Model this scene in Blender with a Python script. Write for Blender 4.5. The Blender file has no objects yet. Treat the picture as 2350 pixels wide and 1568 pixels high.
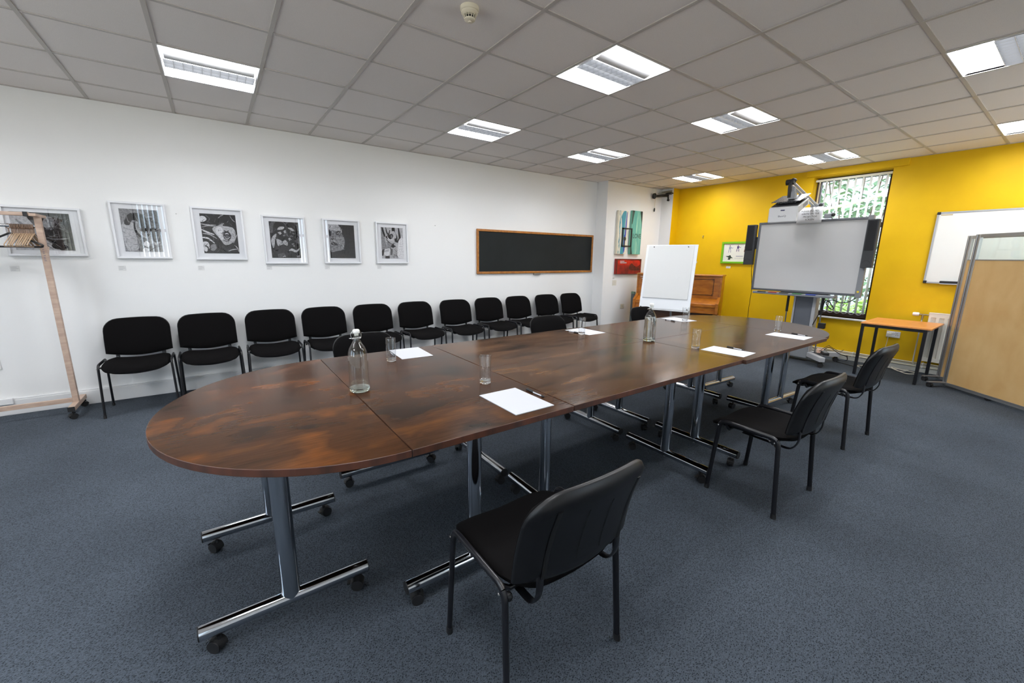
import bpy, math, random
from mathutils import Vector, Matrix
random.seed(7)
C = bpy.context.scene.collection
PI = math.pi

# ---------------------------------------------------------------- camera, world, light, exposure
H = 2.792          # ceiling height
YW = 0.476         # long white wall
Y2 = 0.225         # white wall beyond the step
XP = 6.57          # step
XC = 8.15          # white corner column
XW = 8.348         # yellow wall
YR = -6.6          # window wall (outside the picture)
XB = -2.6          # rear wall (outside the picture)
TZ = 0.805         # conference table top

cam = bpy.data.objects.new('camera', bpy.data.cameras.new('camera'))
C.objects.link(cam)
yaw, pitch, roll = 0.948180, -0.203267, 0.0118716
fw = Vector((math.cos(yaw)*math.cos(pitch), math.sin(yaw)*math.cos(pitch), math.sin(pitch)))
rt = Vector((math.sin(yaw), -math.cos(yaw), 0)); up = rt.cross(fw)
r2 = rt*math.cos(roll)+up*math.sin(roll); u2 = -rt*math.sin(roll)+up*math.cos(roll)
M = Matrix((r2, u2, -fw)).transposed().to_4x4()
M.translation = Vector((0.76389, -5.00961, 1.45327))
cam.matrix_world = M
cam.data.sensor_width = 36.0
cam.data.lens = 939.149/2350*36.0
cam.data.clip_start = 0.02
sc = bpy.context.scene
sc.camera = cam
sc.view_settings.view_transform = 'Standard'
sc.view_settings.look = 'None'
sc.view_settings.exposure = 0.12
sc.view_settings.gamma = 1.0
sc.view_settings.use_curve_mapping = False
sc.render.engine = 'CYCLES'
sc.cycles.use_denoising = True
sc.cycles.use_adaptive_sampling = True
sc.cycles.adaptive_threshold = 0.03
sc.cycles.max_bounces = 8
sc.cycles.diffuse_bounces = 4
sc.cycles.glossy_bounces = 4
sc.cycles.transmission_bounces = 8
sc.cycles.transparent_max_bounces = 12
sc.cycles.sample_clamp_indirect = 6.0
sc.cycles.caustics_reflective = False

SKY = 8.2           # strength of the daylight and the added glow below the horizon
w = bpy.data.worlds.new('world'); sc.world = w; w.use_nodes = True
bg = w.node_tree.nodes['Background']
nt = w.node_tree                       # bright overcast sky above; stronger glow added below the horizon to light the ceiling
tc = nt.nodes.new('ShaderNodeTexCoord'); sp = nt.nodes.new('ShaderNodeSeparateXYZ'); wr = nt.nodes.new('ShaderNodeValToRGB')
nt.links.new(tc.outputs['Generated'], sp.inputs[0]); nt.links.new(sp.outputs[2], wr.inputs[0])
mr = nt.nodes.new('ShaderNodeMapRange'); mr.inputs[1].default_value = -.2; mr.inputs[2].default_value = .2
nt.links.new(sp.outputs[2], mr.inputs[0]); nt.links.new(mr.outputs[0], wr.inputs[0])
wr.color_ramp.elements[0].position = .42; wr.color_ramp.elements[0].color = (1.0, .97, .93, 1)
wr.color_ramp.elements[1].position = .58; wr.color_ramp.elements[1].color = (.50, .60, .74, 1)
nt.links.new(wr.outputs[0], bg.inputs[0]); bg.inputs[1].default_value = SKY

LAMP = 47.0        # strength of the lit panels of the ceiling lights

# ---------------------------------------------------------------- materials
MATS = {}
def s2l(c):
    return tuple(((v/255)/12.92 if v/255 <= .04045 else ((v/255+.055)/1.055)**2.4) for v in c)+(1,)
def mat(name, col, rough=.6, metal=0, spec=.5, emit=None, es=0, bump=None, vary=None, coat=0):
    if name in MATS: return MATS[name]
    m = bpy.data.materials.new(name); m.use_nodes = True
    nt = m.node_tree; b = nt.nodes['Principled BSDF']
    b.inputs['Base Color'].default_value = s2l(col)
    b.inputs['Roughness'].default_value = rough; b.inputs['Metallic'].default_value = metal
    b.inputs['Specular IOR Level'].default_value = spec
    if coat: b.inputs['Coat Weight'].default_value = coat; b.inputs['Coat Roughness'].default_value = .12
    if emit: b.inputs['Emission Color'].default_value = s2l(emit); b.inputs['Emission Strength'].default_value = es
    tc = nt.nodes.new('ShaderNodeTexCoord')
    if vary:                       # vary = (scale, other colour, lo, hi)
        n = nt.nodes.new('ShaderNodeTexNoise'); n.inputs['Scale'].default_value = vary[0]; n.inputs['Detail'].default_value = 5
        nt.links.new(tc.outputs['Object'], n.inputs['Vector'])
        r = nt.nodes.new('ShaderNodeMapRange'); r.inputs[1].default_value = vary[2]; r.inputs[2].default_value = vary[3]
        nt.links.new(n.outputs['Fac'], r.inputs[0])
        mx = nt.nodes.new('ShaderNodeMix'); mx.data_type = 'RGBA'
        mx.inputs[6].default_value = s2l(col); mx.inputs[7].default_value = s2l(vary[1])
        nt.links.new(r.outputs[0], mx.inputs[0]); nt.links.new(mx.outputs[2], b.inputs['Base Color'])
    if bump:                       # bump = (scale, strength, distance)
        n = nt.nodes.new('ShaderNodeTexNoise'); n.inputs['Scale'].default_value = bump[0]; n.inputs['Detail'].default_value = 3
        nt.links.new(tc.outputs['Object'], n.inputs['Vector'])
        bp = nt.nodes.new('ShaderNodeBump'); bp.inputs['Strength'].default_value = bump[1]; bp.inputs['Distance'].default_value = bump[2]
        nt.links.new(n.outputs['Fac'], bp.inputs['Height']); nt.links.new(bp.outputs[0], b.inputs['Normal'])
    MATS[name] = m
    return m

def ramp(nt, stops):
    r = nt.nodes.new('ShaderNodeValToRGB'); e = r.color_ramp.elements
    while len(e) < len(stops): e.new(.5)
    for k, (p, c) in enumerate(stops): e[k].position = p; e[k].color = s2l(c)
    return r

def carpet_mat():
    m = bpy.data.materials.new('carpet_loop'); m.use_nodes = True; nt = m.node_tree; b = nt.nodes['Principled BSDF']
    b.inputs['Roughness'].default_value = .95; b.inputs['Specular IOR Level'].default_value = .15
    tc = nt.nodes.new('ShaderNodeTexCoord')
    mp = nt.nodes.new('ShaderNodeMapping'); mp.inputs['Rotation'].default_value = (0,0,.35); mp.inputs['Scale'].default_value = (1,1.5,1)
    nt.links.new(tc.outputs['Object'], mp.inputs[0])
    v = nt.nodes.new('ShaderNodeTexVoronoi'); v.inputs['Scale'].default_value = 125; v.inputs['Randomness'].default_value = .8
    nt.links.new(mp.outputs[0], v.inputs['Vector'])
    cr = ramp(nt, [(0,(15,17,20)), (.2,(28,32,37)), (.38,(66,73,81)), (1,(80,87,96))])
    nt.links.new(v.outputs['Distance'], cr.inputs[0])
    n = nt.nodes.new('ShaderNodeTexNoise'); n.inputs['Scale'].default_value = 1.1; n.inputs['Detail'].default_value = 6
    nt.links.new(tc.outputs['Object'], n.inputs['Vector'])
    n2 = nt.nodes.new('ShaderNodeTexNoise'); n2.inputs['Scale'].default_value = 260; n2.inputs['Detail'].default_value = 2
    nt.links.new(tc.outputs['Object'], n2.inputs['Vector'])
    mr = nt.nodes.new('ShaderNodeMapRange'); mr.inputs[1].default_value=.3; mr.inputs[2].default_value=.7; mr.inputs[3].default_value=.78; mr.inputs[4].default_value=1.12
    nt.links.new(n.outputs['Fac'], mr.inputs[0])
    mr2 = nt.nodes.new('ShaderNodeMapRange'); mr2.inputs[1].default_value=.3; mr2.inputs[2].default_value=.7; mr2.inputs[3].default_value=.7; mr2.inputs[4].default_value=1.3
    nt.links.new(n2.outputs['Fac'], mr2.inputs[0])
    mu = nt.nodes.new('ShaderNodeMath'); mu.operation = 'MULTIPLY'
    nt.links.new(mr.outputs[0], mu.inputs[0]); nt.links.new(mr2.outputs[0], mu.inputs[1])
    sc_ = nt.nodes.new('ShaderNodeVectorMath'); sc_.operation = 'SCALE'
    nt.links.new(cr.outputs[0], sc_.inputs[0]); nt.links.new(mu.outputs[0], sc_.inputs['Scale'])
    nt.links.new(sc_.outputs[0], b.inputs['Base Color'])
    bp = nt.nodes.new('ShaderNodeBump'); bp.inputs['Strength'].default_value = .6; bp.inputs['Distance'].default_value = .004
    nt.links.new(v.outputs['Distance'], bp.inputs['Height']); nt.links.new(bp.outputs[0], b.inputs['Normal'])
    return m

def table_mat(name, sx, sy, seed, dark, mid, light):
    m = bpy.data.materials.new(name); m.use_nodes = True; nt = m.node_tree; nt.nodes.clear()
    N = nt.nodes.new; L = nt.links.new
    o = N('ShaderNodeOutputMaterial'); d = N('ShaderNodeBsdfDiffuse'); g = N('ShaderNodeBsdfGlossy'); x = N('ShaderNodeMixShader')
    geo = N('ShaderNodeNewGeometry')                    # world position: neighbouring tables differ
    mp = N('ShaderNodeMapping'); mp.inputs['Location'].default_value = (seed,seed*.7,0); mp.inputs['Scale'].default_value = (sx,sy,1)
    L(geo.outputs['Position'], mp.inputs[0])
    n = N('ShaderNodeTexNoise'); n.inputs['Scale'].default_value = 2.6; n.inputs['Detail'].default_value = 3.2; n.inputs['Distortion'].default_value = .35; n.inputs['Roughness'].default_value = .55
    L(mp.outputs[0], n.inputs['Vector'])
    cr = ramp(nt, [(.32,dark), (.46,mid), (.53,mid), (.68,light)]); L(n.outputs['Fac'], cr.inputs[0])
    mp2 = N('ShaderNodeMapping'); mp2.inputs['Scale'].default_value = (sx*30,sy*3,1) if sx > sy else (sx*3,sy*30,1)
    L(geo.outputs['Position'], mp2.inputs[0])
    n2 = N('ShaderNodeTexNoise'); n2.inputs['Scale'].default_value = 3; n2.inputs['Detail'].default_value = 4; L(mp2.outputs[0], n2.inputs['Vector'])
    mr = N('ShaderNodeMapRange'); mr.inputs[1].default_value = .3; mr.inputs[2].default_value = .7; mr.inputs[3].default_value = .84; mr.inputs[4].default_value = 1.16
    L(n2.outputs['Fac'], mr.inputs[0])
    s_ = N('ShaderNodeVectorMath'); s_.operation = 'SCALE'; L(cr.outputs[0], s_.inputs[0]); L(mr.outputs[0], s_.inputs['Scale']); L(s_.outputs[0], d.inputs[0])
    mr3 = N('ShaderNodeMapRange'); mr3.inputs[3].default_value = .12; mr3.inputs[4].default_value = .22; L(n.outputs['Fac'], mr3.inputs[0]); L(mr3.outputs[0], g.inputs['Roughness'])
    lw = N('ShaderNodeLayerWeight'); lw.inputs[0].default_value = .5
    p = N('ShaderNodeMath'); p.operation = 'POWER'; p.inputs[1].default_value = 6.6; L(lw.outputs['Facing'], p.inputs[0])
    a = N('ShaderNodeMath'); a.operation = 'MULTIPLY_ADD'; a.inputs[1].default_value = 1.15; a.inputs[2].default_value = .008; a.use_clamp = True; L(p.outputs[0], a.inputs[0])
    L(a.outputs[0], x.inputs[0]); L(d.outputs[0], x.inputs[1]); L(g.outputs[0], x.inputs[2]); L(x.outputs[0], o.inputs[0])
    bp = N('ShaderNodeBump'); bp.inputs['Strength'].default_value = .12; bp.inputs['Distance'].default_value = .001
    L(n2.outputs['Fac'], bp.inputs['Height']); L(bp.outputs[0], d.inputs['Normal']); L(bp.outputs[0], g.inputs['Normal'])
    return m

def wood_mat(name, c1, c2, scale=(1,14,1), rough=.4, ns=3):
    m = bpy.data.materials.new(name); m.use_nodes = True; nt = m.node_tree; b = nt.nodes['Principled BSDF']
    b.inputs['Roughness'].default_value = rough
    tc = nt.nodes.new('ShaderNodeTexCoord'); mp = nt.nodes.new('ShaderNodeMapping'); mp.inputs['Scale'].default_value = scale
    nt.links.new(tc.outputs['Object'], mp.inputs[0])
    n = nt.nodes.new('ShaderNodeTexNoise'); n.inputs['Scale'].default_value = ns; n.inputs['Detail'].default_value = 5; n.inputs['Distortion'].default_value=.3
    nt.links.new(mp.outputs[0], n.inputs['Vector'])
    cr = ramp(nt, [(.3,c1), (.7,c2)]); nt.links.new(n.outputs['Fac'], cr.inputs[0]); nt.links.new(cr.outputs[0], b.inputs['Base Color'])
    return m

def thin_glass(name, tint=(1,1,1,1), base=.0):
    m = bpy.data.materials.new(name); m.use_nodes = True; nt = m.node_tree; nt.nodes.clear()
    o = nt.nodes.new('ShaderNodeOutputMaterial'); t = nt.nodes.new('ShaderNodeBsdfTransparent'); t.inputs[0].default_value = tint
    g = nt.nodes.new('ShaderNodeBsdfGlossy'); g.inputs['Roughness'].default_value = .0
    lw = nt.nodes.new('ShaderNodeLayerWeight'); lw.inputs[0].default_value = .5       # Schlick reflection, the same from both sides
    pw_ = nt.nodes.new('ShaderNodeMath'); pw_.operation='POWER'; pw_.inputs[1].default_value = 5; nt.links.new(lw.outputs['Facing'], pw_.inputs[0])
    a = nt.nodes.new('ShaderNodeMath'); a.operation='MULTIPLY_ADD'; a.inputs[1].default_value = .95; a.inputs[2].default_value = .04+base; a.use_clamp=True
    nt.links.new(pw_.outputs[0], a.inputs[0])
    x = nt.nodes.new('ShaderNodeMixShader'); nt.links.new(a.outputs[0], x.inputs[0]); nt.links.new(t.outputs[0], x.inputs[1]); nt.links.new(g.outputs[0], x.inputs[2])
    nt.links.new(x.outputs[0], o.inputs[0]); return m

def real_glass(name, col, ior=1.5):
    m = bpy.data.materials.new(name); m.use_nodes = True; b = m.node_tree.nodes['Principled BSDF']
    b.inputs['Base Color'].default_value = col; b.inputs['Roughness'].default_value = 0; b.inputs['Transmission Weight'].default_value = 1; b.inputs['IOR'].default_value = ior
    return m

WHITE = mat('white_wall_paint', (230,230,229), .75, spec=.3, bump=(60,.05,.001))
YEL = mat('yellow_wall_paint', (222,180,0), .6, spec=.3, vary=(3,(215,172,0),.3,.7), bump=(60,.05,.001))
CEILM = mat('ceiling_tile', (236,230,226), .95, spec=.1, bump=(240,.25,.001), vary=(420,(222,216,212),.35,.65))
TBAR = mat('ceiling_grid_metal', (184,178,172), .5)
SKIRT = mat('skirting_gloss', (224,224,224), .35)
CARPET = carpet_mat()
BFAB = mat('black_fabric', (11,10,11), .95, spec=.06, bump=(700,.5,.0006), vary=(900,(20,19,19),.4,.7))
BPLA = mat('black_plastic', (13,13,15), .42, spec=.4, bump=(500,.15,.0003))
BMET = mat('black_enamel_tube', (20,20,24), .3, spec=.5)
CHROME = mat('chrome', (196,200,206), .09, 1, bump=(30,.02,.0005))
POSTM = mat('brushed_chrome_post', (192,197,203), .13, 1)
RUB = mat('black_rubber', (22,22,24), .6)
STEEL = mat('zinc_screw', (170,170,170), .3, 1)
ALU = mat('anodised_aluminium', (168,168,168), .35, .85)
PAPER = mat('white_paper', (188,190,195), .7, spec=.2)
CARDM = mat('off_white_card', (214,214,213), .7)
FRW = mat('white_lacquer_frame', (222,223,226), .35)
MATB = mat('mat_board', (228,229,233), .8)
INK = mat('black_ink', (40,40,42), .8)
GREYINK = mat('grey_ink', (120,120,124), .8)
GLAZ = thin_glass('picture_glazing', base=.02)
PANE = thin_glass('window_glass', (.96,.98,.97,1))
BROWN = mat('dark_brown_window_frame', (58,38,34), .45)
BLINDM = mat('blind_fabric', (238,238,232), .8)
LIT = mat('lit_lamp_reflector', (255,255,255), .8, emit=(249,251,255), es=LAMP)
PERF = mat('perforated_white_metal', (196,196,197), .6, vary=(500,(190,190,190),.45,.55))
LOUV = mat('aluminium_louvre', (214,216,220), .3, .6)
LAMPG = mat('louvre_back_glow', (215,216,220), .4, 0, emit=(245,247,250), es=1.15)  # glow stands in for tube light mirrored behind the louvre
CREAM = mat('cream_plastic', (214,206,184), .5)

# ---------------------------------------------------------------- mesh helpers
class MB:
    def __init__(s): s.v=[]; s.f=[]; s.m=[]
    def add(s, vs, fs, mi=0, T=None):
        o = len(s.v)
        s.v += [tuple(T @ Vector(v)) if T is not None else tuple(v) for v in vs]
        s.f += [tuple(i+o for i in f) for f in fs]; s.m += [mi]*len(fs); return s
    def box(s, x0,x1,y0,y1,z0,z1, mi=0, T=None):
        vs=[(x,y,z) for z in (z0,z1) for y in (y0,y1) for x in (x0,x1)]
        return s.add(vs, [(0,2,3,1),(4,5,7,6),(0,1,5,4),(2,6,7,3),(0,4,6,2),(1,3,7,5)], mi, T)
    def prism(s, poly, z0, z1, mi=0, T=None):
        n=len(poly); vs=[(x,y,z0) for x,y in poly]+[(x,y,z1) for x,y in poly]
        fs=[tuple(range(n-1,-1,-1)), tuple(range(n,2*n))]+[(i,(i+1)%n,n+(i+1)%n,n+i) for i in range(n)]
        return s.add(vs, fs, mi, T)
    def lathe(s, prof, seg=32, mi=0, T=None):
        vs=[]; fs=[]; n=len(prof)
        for k in range(seg):
            a=2*PI*k/seg; vs += [(r*math.cos(a), r*math.sin(a), z) for r,z in prof]
        for k in range(seg):
            k2=(k+1)%seg
            for i in range(n-1): fs.append((k*n+i, k2*n+i, k2*n+i+1, k*n+i+1))
        if prof[0][0] > 1e-6: fs.append(tuple(k*n for k in range(seg-1,-1,-1)))
        if prof[-1][0] > 1e-6: fs.append(tuple(k*n+n-1 for k in range(seg)))
        return s.add(vs, fs, mi, T)
    def tube(s, pts, r, seg=12, rb=None, closed=False, mi=0, T=None, ref=None, cap=True):
        rb = rb or r; P=[Vector(p) for p in pts]; n=len(P); vs=[]; fs=[]
        prev=None
        for i,p in enumerate(P):
            a = P[i-1] if (i>0 or closed) else p; b = P[(i+1)%n] if (i<n-1 or closed) else p
            t=(b-a).normalized()
            if prev is None:
                q=Vector(ref) if ref else (Vector((0,0,1)) if abs(t.z)<.9 else Vector((1,0,0)))
            else: q=prev
            e=(q-t*q.dot(t)).normalized(); prev=e; g=t.cross(e)
            k=1.0
            if 0<i<n-1 or closed:
                c=(b-p).normalized().dot((p-a).normalized()); k=1/max(.5,math.sqrt(max(.01,(1+c)/2)))
            for j in range(seg):
                an=2*PI*j/seg; vs.append(tuple(p+e*math.cos(an)*r*k+g*math.sin(an)*rb))
        m=n if closed else n-1
        for i in range(m):
            i2=(i+1)%n
            for j in range(seg):
                j2=(j+1)%seg; fs.append((i*seg+j, i*seg+j2, i2*seg+j2, i2*seg+j))
        if not closed and cap: fs += [tuple(range(seg-1,-1,-1)), tuple((n-1)*seg+j for j in range(seg))]
        return s.add(vs, fs, mi, T)
    def grid(s, fn, nu, nv, mi=0, T=None, flip=False):
        vs=[fn(i/nu, j/nv) for j in range(nv+1) for i in range(nu+1)]
        fs=[]
        for j in range(nv):
            for i in range(nu):
                a=j*(nu+1)+i; q=(a,a+1,a+nu+2,a+nu+1); fs.append(q[::-1] if flip else q)
        return s.add(vs, fs, mi, T)
    def build(s, name, mats, parent=None, smooth=40, bevel=0, seg=2, loc=None, rz=None):
        me=bpy.data.meshes.new(name); me.from_pydata(s.v, [], s.f); me.update()
        if not isinstance(mats,(list,tuple)): mats=[mats]
        for m in mats: me.materials.append(m)
        me.polygons.foreach_set('material_index', s.m)
        if smooth:
            me.polygons.foreach_set('use_smooth', [True]*len(me.polygons))
            me.set_sharp_from_angle(angle=math.radians(smooth))
        o=bpy.data.objects.new(name, me); C.objects.link(o)
        if parent is not None: o.parent=parent
        if loc is not None: o.location=loc
        if rz is not None: o.rotation_euler=(0,0,rz)
        if bevel:
            b=o.modifiers.new('bevel','BEVEL'); b.width=bevel; b.segments=seg; b.limit_method='ANGLE'; b.angle_limit=math.radians(35); b.harden_normals=False
        return o
def T_(x=0,y=0,z=0,rz=0,ry=0,rx=0):
    return Matrix.Translation((x,y,z)) @ Matrix.Rotation(rz,4,'Z') @ Matrix.Rotation(ry,4,'Y') @ Matrix.Rotation(rx,4,'X')
def fillet(pts, r, n=5):
    P=[Vector(p) for p in pts]; out=[P[0]]
    for i in range(1,len(P)-1):
        a=(P[i-1]-P[i]); b=(P[i+1]-P[i]); rr=min(r,a.length*.45,b.length*.45)
        p0=P[i]+a.normalized()*rr; p1=P[i]+b.normalized()*rr
        for k in range(n+1):
            t=k/n; out.append(p0*(1-t)**2+P[i]*2*t*(1-t)+p1*t*t)
    return out+[P[-1]]
def spline(pts, n=6):
    P=[Vector(p) for p in pts]; out=[]
    for i in range(len(P)-1):
        a=P[max(0,i-1)]; b=P[i]; c=P[i+1]; d=P[min(len(P)-1,i+2)]
        for k in range(n):
            t=k/n; out.append(.5*((2*b)+(c-a)*t+(2*a-5*b+4*c-d)*t*t+(3*b-a-3*c+d)*t**3))
    return out+[P[-1]]
def tag(o, label, cat, group=None, kind=None):
    o['label']=label; o['category']=cat
    if group: o['group']=group
    if kind: o['kind']=kind
    return o
def thing(name, label, cat, loc=(0,0,0), rz=0, group=None):
    o=bpy.data.objects.new(name,None); C.objects.link(o); o.location=loc; o.rotation_euler=(0,0,rz); o.empty_display_size=.05
    return tag(o,label,cat,group)
def struct(o, label=None, cat=None):
    o['kind']='structure'
    if label: o['label']=label; o['category']=cat
    return o
def dup(root, loc, rz, label, group=None):
    r=root.copy(); C.objects.link(r); r.location=loc; r.rotation_euler=(0,0,rz); r['label']=label
    if group: r['group']=group
    for ch in list(root.children):
        c=ch.copy(); C.objects.link(c); c.parent=r
        for g in list(ch.children):
            d=g.copy(); C.objects.link(d); d.parent=c
    return r
def text_mb(txt, size, T, mi=0, depth=.0006, mb=None, sx=1, align='CENTER', shear=0):
    cu=bpy.data.curves.new('t','FONT'); cu.body=txt; cu.size=size; cu.extrude=depth; cu.align_x=align; cu.shear=shear; cu.resolution_u=3
    o=bpy.data.objects.new('t',cu); C.objects.link(o); bpy.context.view_layer.update()
    me=bpy.data.meshes.new_from_object(o.evaluated_get(bpy.context.evaluated_depsgraph_get()))
    mb=mb or MB(); S=Matrix.Diagonal((sx,1,1,1))
    mb.add([tuple(S @ v.co) for v in me.vertices], [tuple(p.vertices) for p in me.polygons], mi, T)
    bpy.data.objects.remove(o); bpy.data.curves.remove(cu); bpy.data.meshes.remove(me)
    return mb
def wall_face(mb, axis, a0, a1, z0, z1, p0, p1, holes=(), mi=0):
    """wall slab between p0 and p1 across, along axis a0..a1, with rectangular holes (h0,h1,hz0,hz1)"""
    cuts=sorted({a0,a1,*[h for q in holes for h in q[:2]]}); 
    for s0,s1 in zip(cuts[:-1],cuts[1:]):
        mid=(s0+s1)/2; hs=sorted([q for q in holes if q[0]<mid<q[1]], key=lambda q:q[2]); z=z0
        spans=[]
        for q in hs: spans.append((z,q[2])); z=q[3]
        spans.append((z,z1))
        for b0,b1 in spans:
            if b1-b0<1e-4: continue
            if axis=='y': mb.box(p0,p1,s0,s1,b0,b1,mi)
            else: mb.box(s0,s1,p0,p1,b0,b1,mi)

# ---------------------------------------------------------------- room shell
mb=MB(); mb.box(XB-.2,XW+.3,YR-.2,YW+.2,-.1,0); struct(mb.build('floor',CARPET,smooth=0))
mb=MB(); mb.box(XB-.2,XP,YW,YW+.2,-.1,H+.2); struct(mb.build('wall_left',WHITE,smooth=0))
mb=MB(); mb.box(XP,XC+.1,Y2,YW+.2,-.1,H+.2); struct(mb.build('wall_left_far',WHITE,smooth=0))
mb=MB(); mb.box(XC,XW+.3,-.03,YW+.2,-.1,H+.2,0)
o=mb.build('wall_corner',[WHITE,YEL],smooth=0); struct(o)
for p in o.data.polygons:
    if p.normal.y < -.9: p.material_index=1
WIN=(-3.215,-2.30,.62,2.69)
mb=MB(); wall_face(mb,'y',YR-.2,-.03,-.1,H+.2,XW,XW+.3,[WIN]); struct(mb.build('wall_far',YEL,smooth=0))
RW_ADDED=[(-5.9,-4.4,.8,2.6),(-3.4,-2.2,.8,2.6)]  # unseen rear windows, added for more daylight on the ceiling
mb=MB(); wall_face(mb,'y',YR-.2,YW+.2,-.1,H+.2,XB-.2,XB,RW_ADDED); struct(mb.build('wall_rear',WHITE,smooth=0))
SW=[(-1.9,-1.2,.62,2.69),(-.6,.36,.62,2.69),(2.62,3.50,.62,2.69),(6.0,7.9,.62,2.69)]  # last window added for extra daylight; the rest follow reflections in the frame glazing
mb=MB(); wall_face(mb,'x',XB-.2,XW+.3,-.1,H+.2,YR-.25,YR,SW); struct(mb.build('wall_right',WHITE,smooth=0))
# skirting boards
mb=MB(); mb.box(XB,XP,YW-.018,YW,0,.135); mb.box(XB,XP,YW-.012,YW,.135,.15); struct(mb.build('baseboard_left',SKIRT,smooth=0,bevel=.003))
mb=MB(); mb.box(XP-.018,XP,Y2-.018,YW-.018,0,.15); mb.box(XP-.018,XC,Y2-.018,Y2,0,.15); mb.box(XC-.018,XC,-.048,Y2-.018,0,.15)
struct(mb.build('baseboard_left_far',SKIRT,smooth=0,bevel=.003))
mb=MB(); mb.box(XW-.016,XW,YR,-.03,0,.105); struct(mb.build('baseboard_far',mat('dull_skirting',(190,190,182),.5),smooth=0,bevel=.003))
# shallow beam over the window
mb=MB(); mb.box(XW-.03,XW,-3.37,-2.2,2.70,H); struct(mb.build('trim_1',YEL,smooth=0,bevel=.004))

# suspended ceiling: tiles (cells i along x, j away from the wall) and the bars between them
LIGHTS=[(-3,1),(1,1),(5,1),(8,1),(12,1),(-3,4),(1,4),(5,4),(8,4),(12,4),(-3,7),(1,7),(5,7),(8,7),(12,7)]
i0,i1=-5,14; j0,j1=-1,11
mb=MB()
for i in range(i0,i1):
    for j in range(j0,j1):
        if (i,j) in LIGHTS: continue
        x0,x1=max(XB,.6*i),min(XW+.02,.6*(i+1)); ya,yb=max(YR,-.6*(j+1)),min(YW,-.6*j)
        if x1-x0<.01 or yb-ya<.01: continue
        mb.box(x0,x1,ya,yb,H+.006,H+.03)
mb.box(XB-.2,XW+.3,YR-.2,YW+.2,H+.2,H+.25)
struct(mb.build('ceiling',CEILM,smooth=0))
mb=MB()
for i in range(i0+1,i1): mb.box(.6*i-.012,.6*i+.012,YR,YW,H,H+.012)
for j in range(j0+1,j1): mb.box(XB,XW,-.6*j-.012,-.6*j+.012,H+.001,H+.012)
mb.box(XB,XP,YW-.02,YW,H,H+.01); mb.box(XP,XC,Y2-.02,Y2,H,H+.01); mb.box(XW-.02,XW,YR,-.05,H,H+.01)
struct(mb.build('trim_2',TBAR,smooth=0))

# ---------------------------------------------------------------- ceiling lights
def make_light():
    t=thing('ceiling_light','x','ceiling light',group='square recessed ceiling lights')
    a=.288
    mb=MB()   # white housing: rim and the walls of the recess
    for q in ((-a-.006,a+.006,-a-.006,-a),(-a-.006,a+.006,a,a+.006),(-a-.006,-a,-a,a),(a,a+.006,-a,a)): mb.box(*q,-.002,.09)
    mb.box(-a,a,-a,a,.085,.09); mb.build('housing',mat('light_housing_white',(235,235,235),.5),t,smooth=0)
    for s_ in (1,-1):
        # reflector: shallow trough rising from the rim to the middle
        y0,y1=(.0,.0)
        def fn(u,v,s_=s_):
            yy=a-v*(a-.10); zz=.004+.055*math.sin(v*PI/2)
            return ((u*2-1)*a, s_*yy, zz)
        mb=MB(); mb.grid(fn,1,8,flip=(s_>0)); mb.build('reflector',LIT,t)
    def cov(u,v):
        an=v*PI/2; return ((u*2-1)*(a-.02), -.080-.095*math.sin(an), .045-.05*math.cos(an)+.001)
    mb=MB(); mb.grid(cov,1,8); mb.build('perforated_cover',PERF,t)
    mb=MB()
    for k in range(11):
        x=-a+.012+k*(2*a-.024)/10; mb.box(x-.0012,x+.0012,-.075,.085,-.004,.03)
    for y in (-.075,.005,.085): mb.box(-a+.01,a-.01,y-.0015,y+.0015,-.006,.03)
    mb.build('louvre',LOUV,t,smooth=0)
    mb=MB()
    for y0_ in (-.075,.005):
        for k in range(10):
            x=-a+.012+k*(2*a-.024)/10; w_=(2*a-.024)/10
            mb.grid(lambda u,v,x=x,w_=w_,y0_=y0_: (x+w_*u, y0_+.08*v, .03+.022*math.sin(PI*v)*math.sin(PI*u)),4,4,flip=True)
    mb.build('glowing_louvre_mirror',LAMPG,t)
    return t
LLAB={(1,1):'square recessed ceiling light above the row of framed pictures',(5,1):'ceiling light above the blackboard end of the chair row, between pictures and corner',
(8,1):'ceiling light between the two others nearest the long white wall, over the blackboard',(12,1):'farthest ceiling light, near the white corner column with the black camera',
(5,4):'large ceiling light above the middle of the conference table',(8,4):'ceiling light above the far end of the conference table',(12,4):'ceiling light just in front of the yellow wall beside the window',
(8,7):'ceiling light cut by the picture edge above the partition screens',(12,7):'ceiling light near the yellow wall above the whiteboard',
(-3,1):'ceiling light at the rear beside the long white wall',(1,4):'ceiling light over the camera side of the half-round table end',(-3,4):'ceiling light at the rear in the middle row',
(-3,7):'ceiling light at the rear beside the window wall',(1,7):'ceiling light over the near floor beside the window wall',(5,7):'ceiling light over the open floor beside the near chairs'}
L0=None
for (i,j) in LIGHTS:
    loc=(.6*(i+.5),-.6*(j+.5),H)
    if L0 is None: L0=make_light(); L0.location=loc; L0['label']=LLAB[(i,j)]
    else: dup(L0,loc,0,LLAB[(i,j)])

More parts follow.
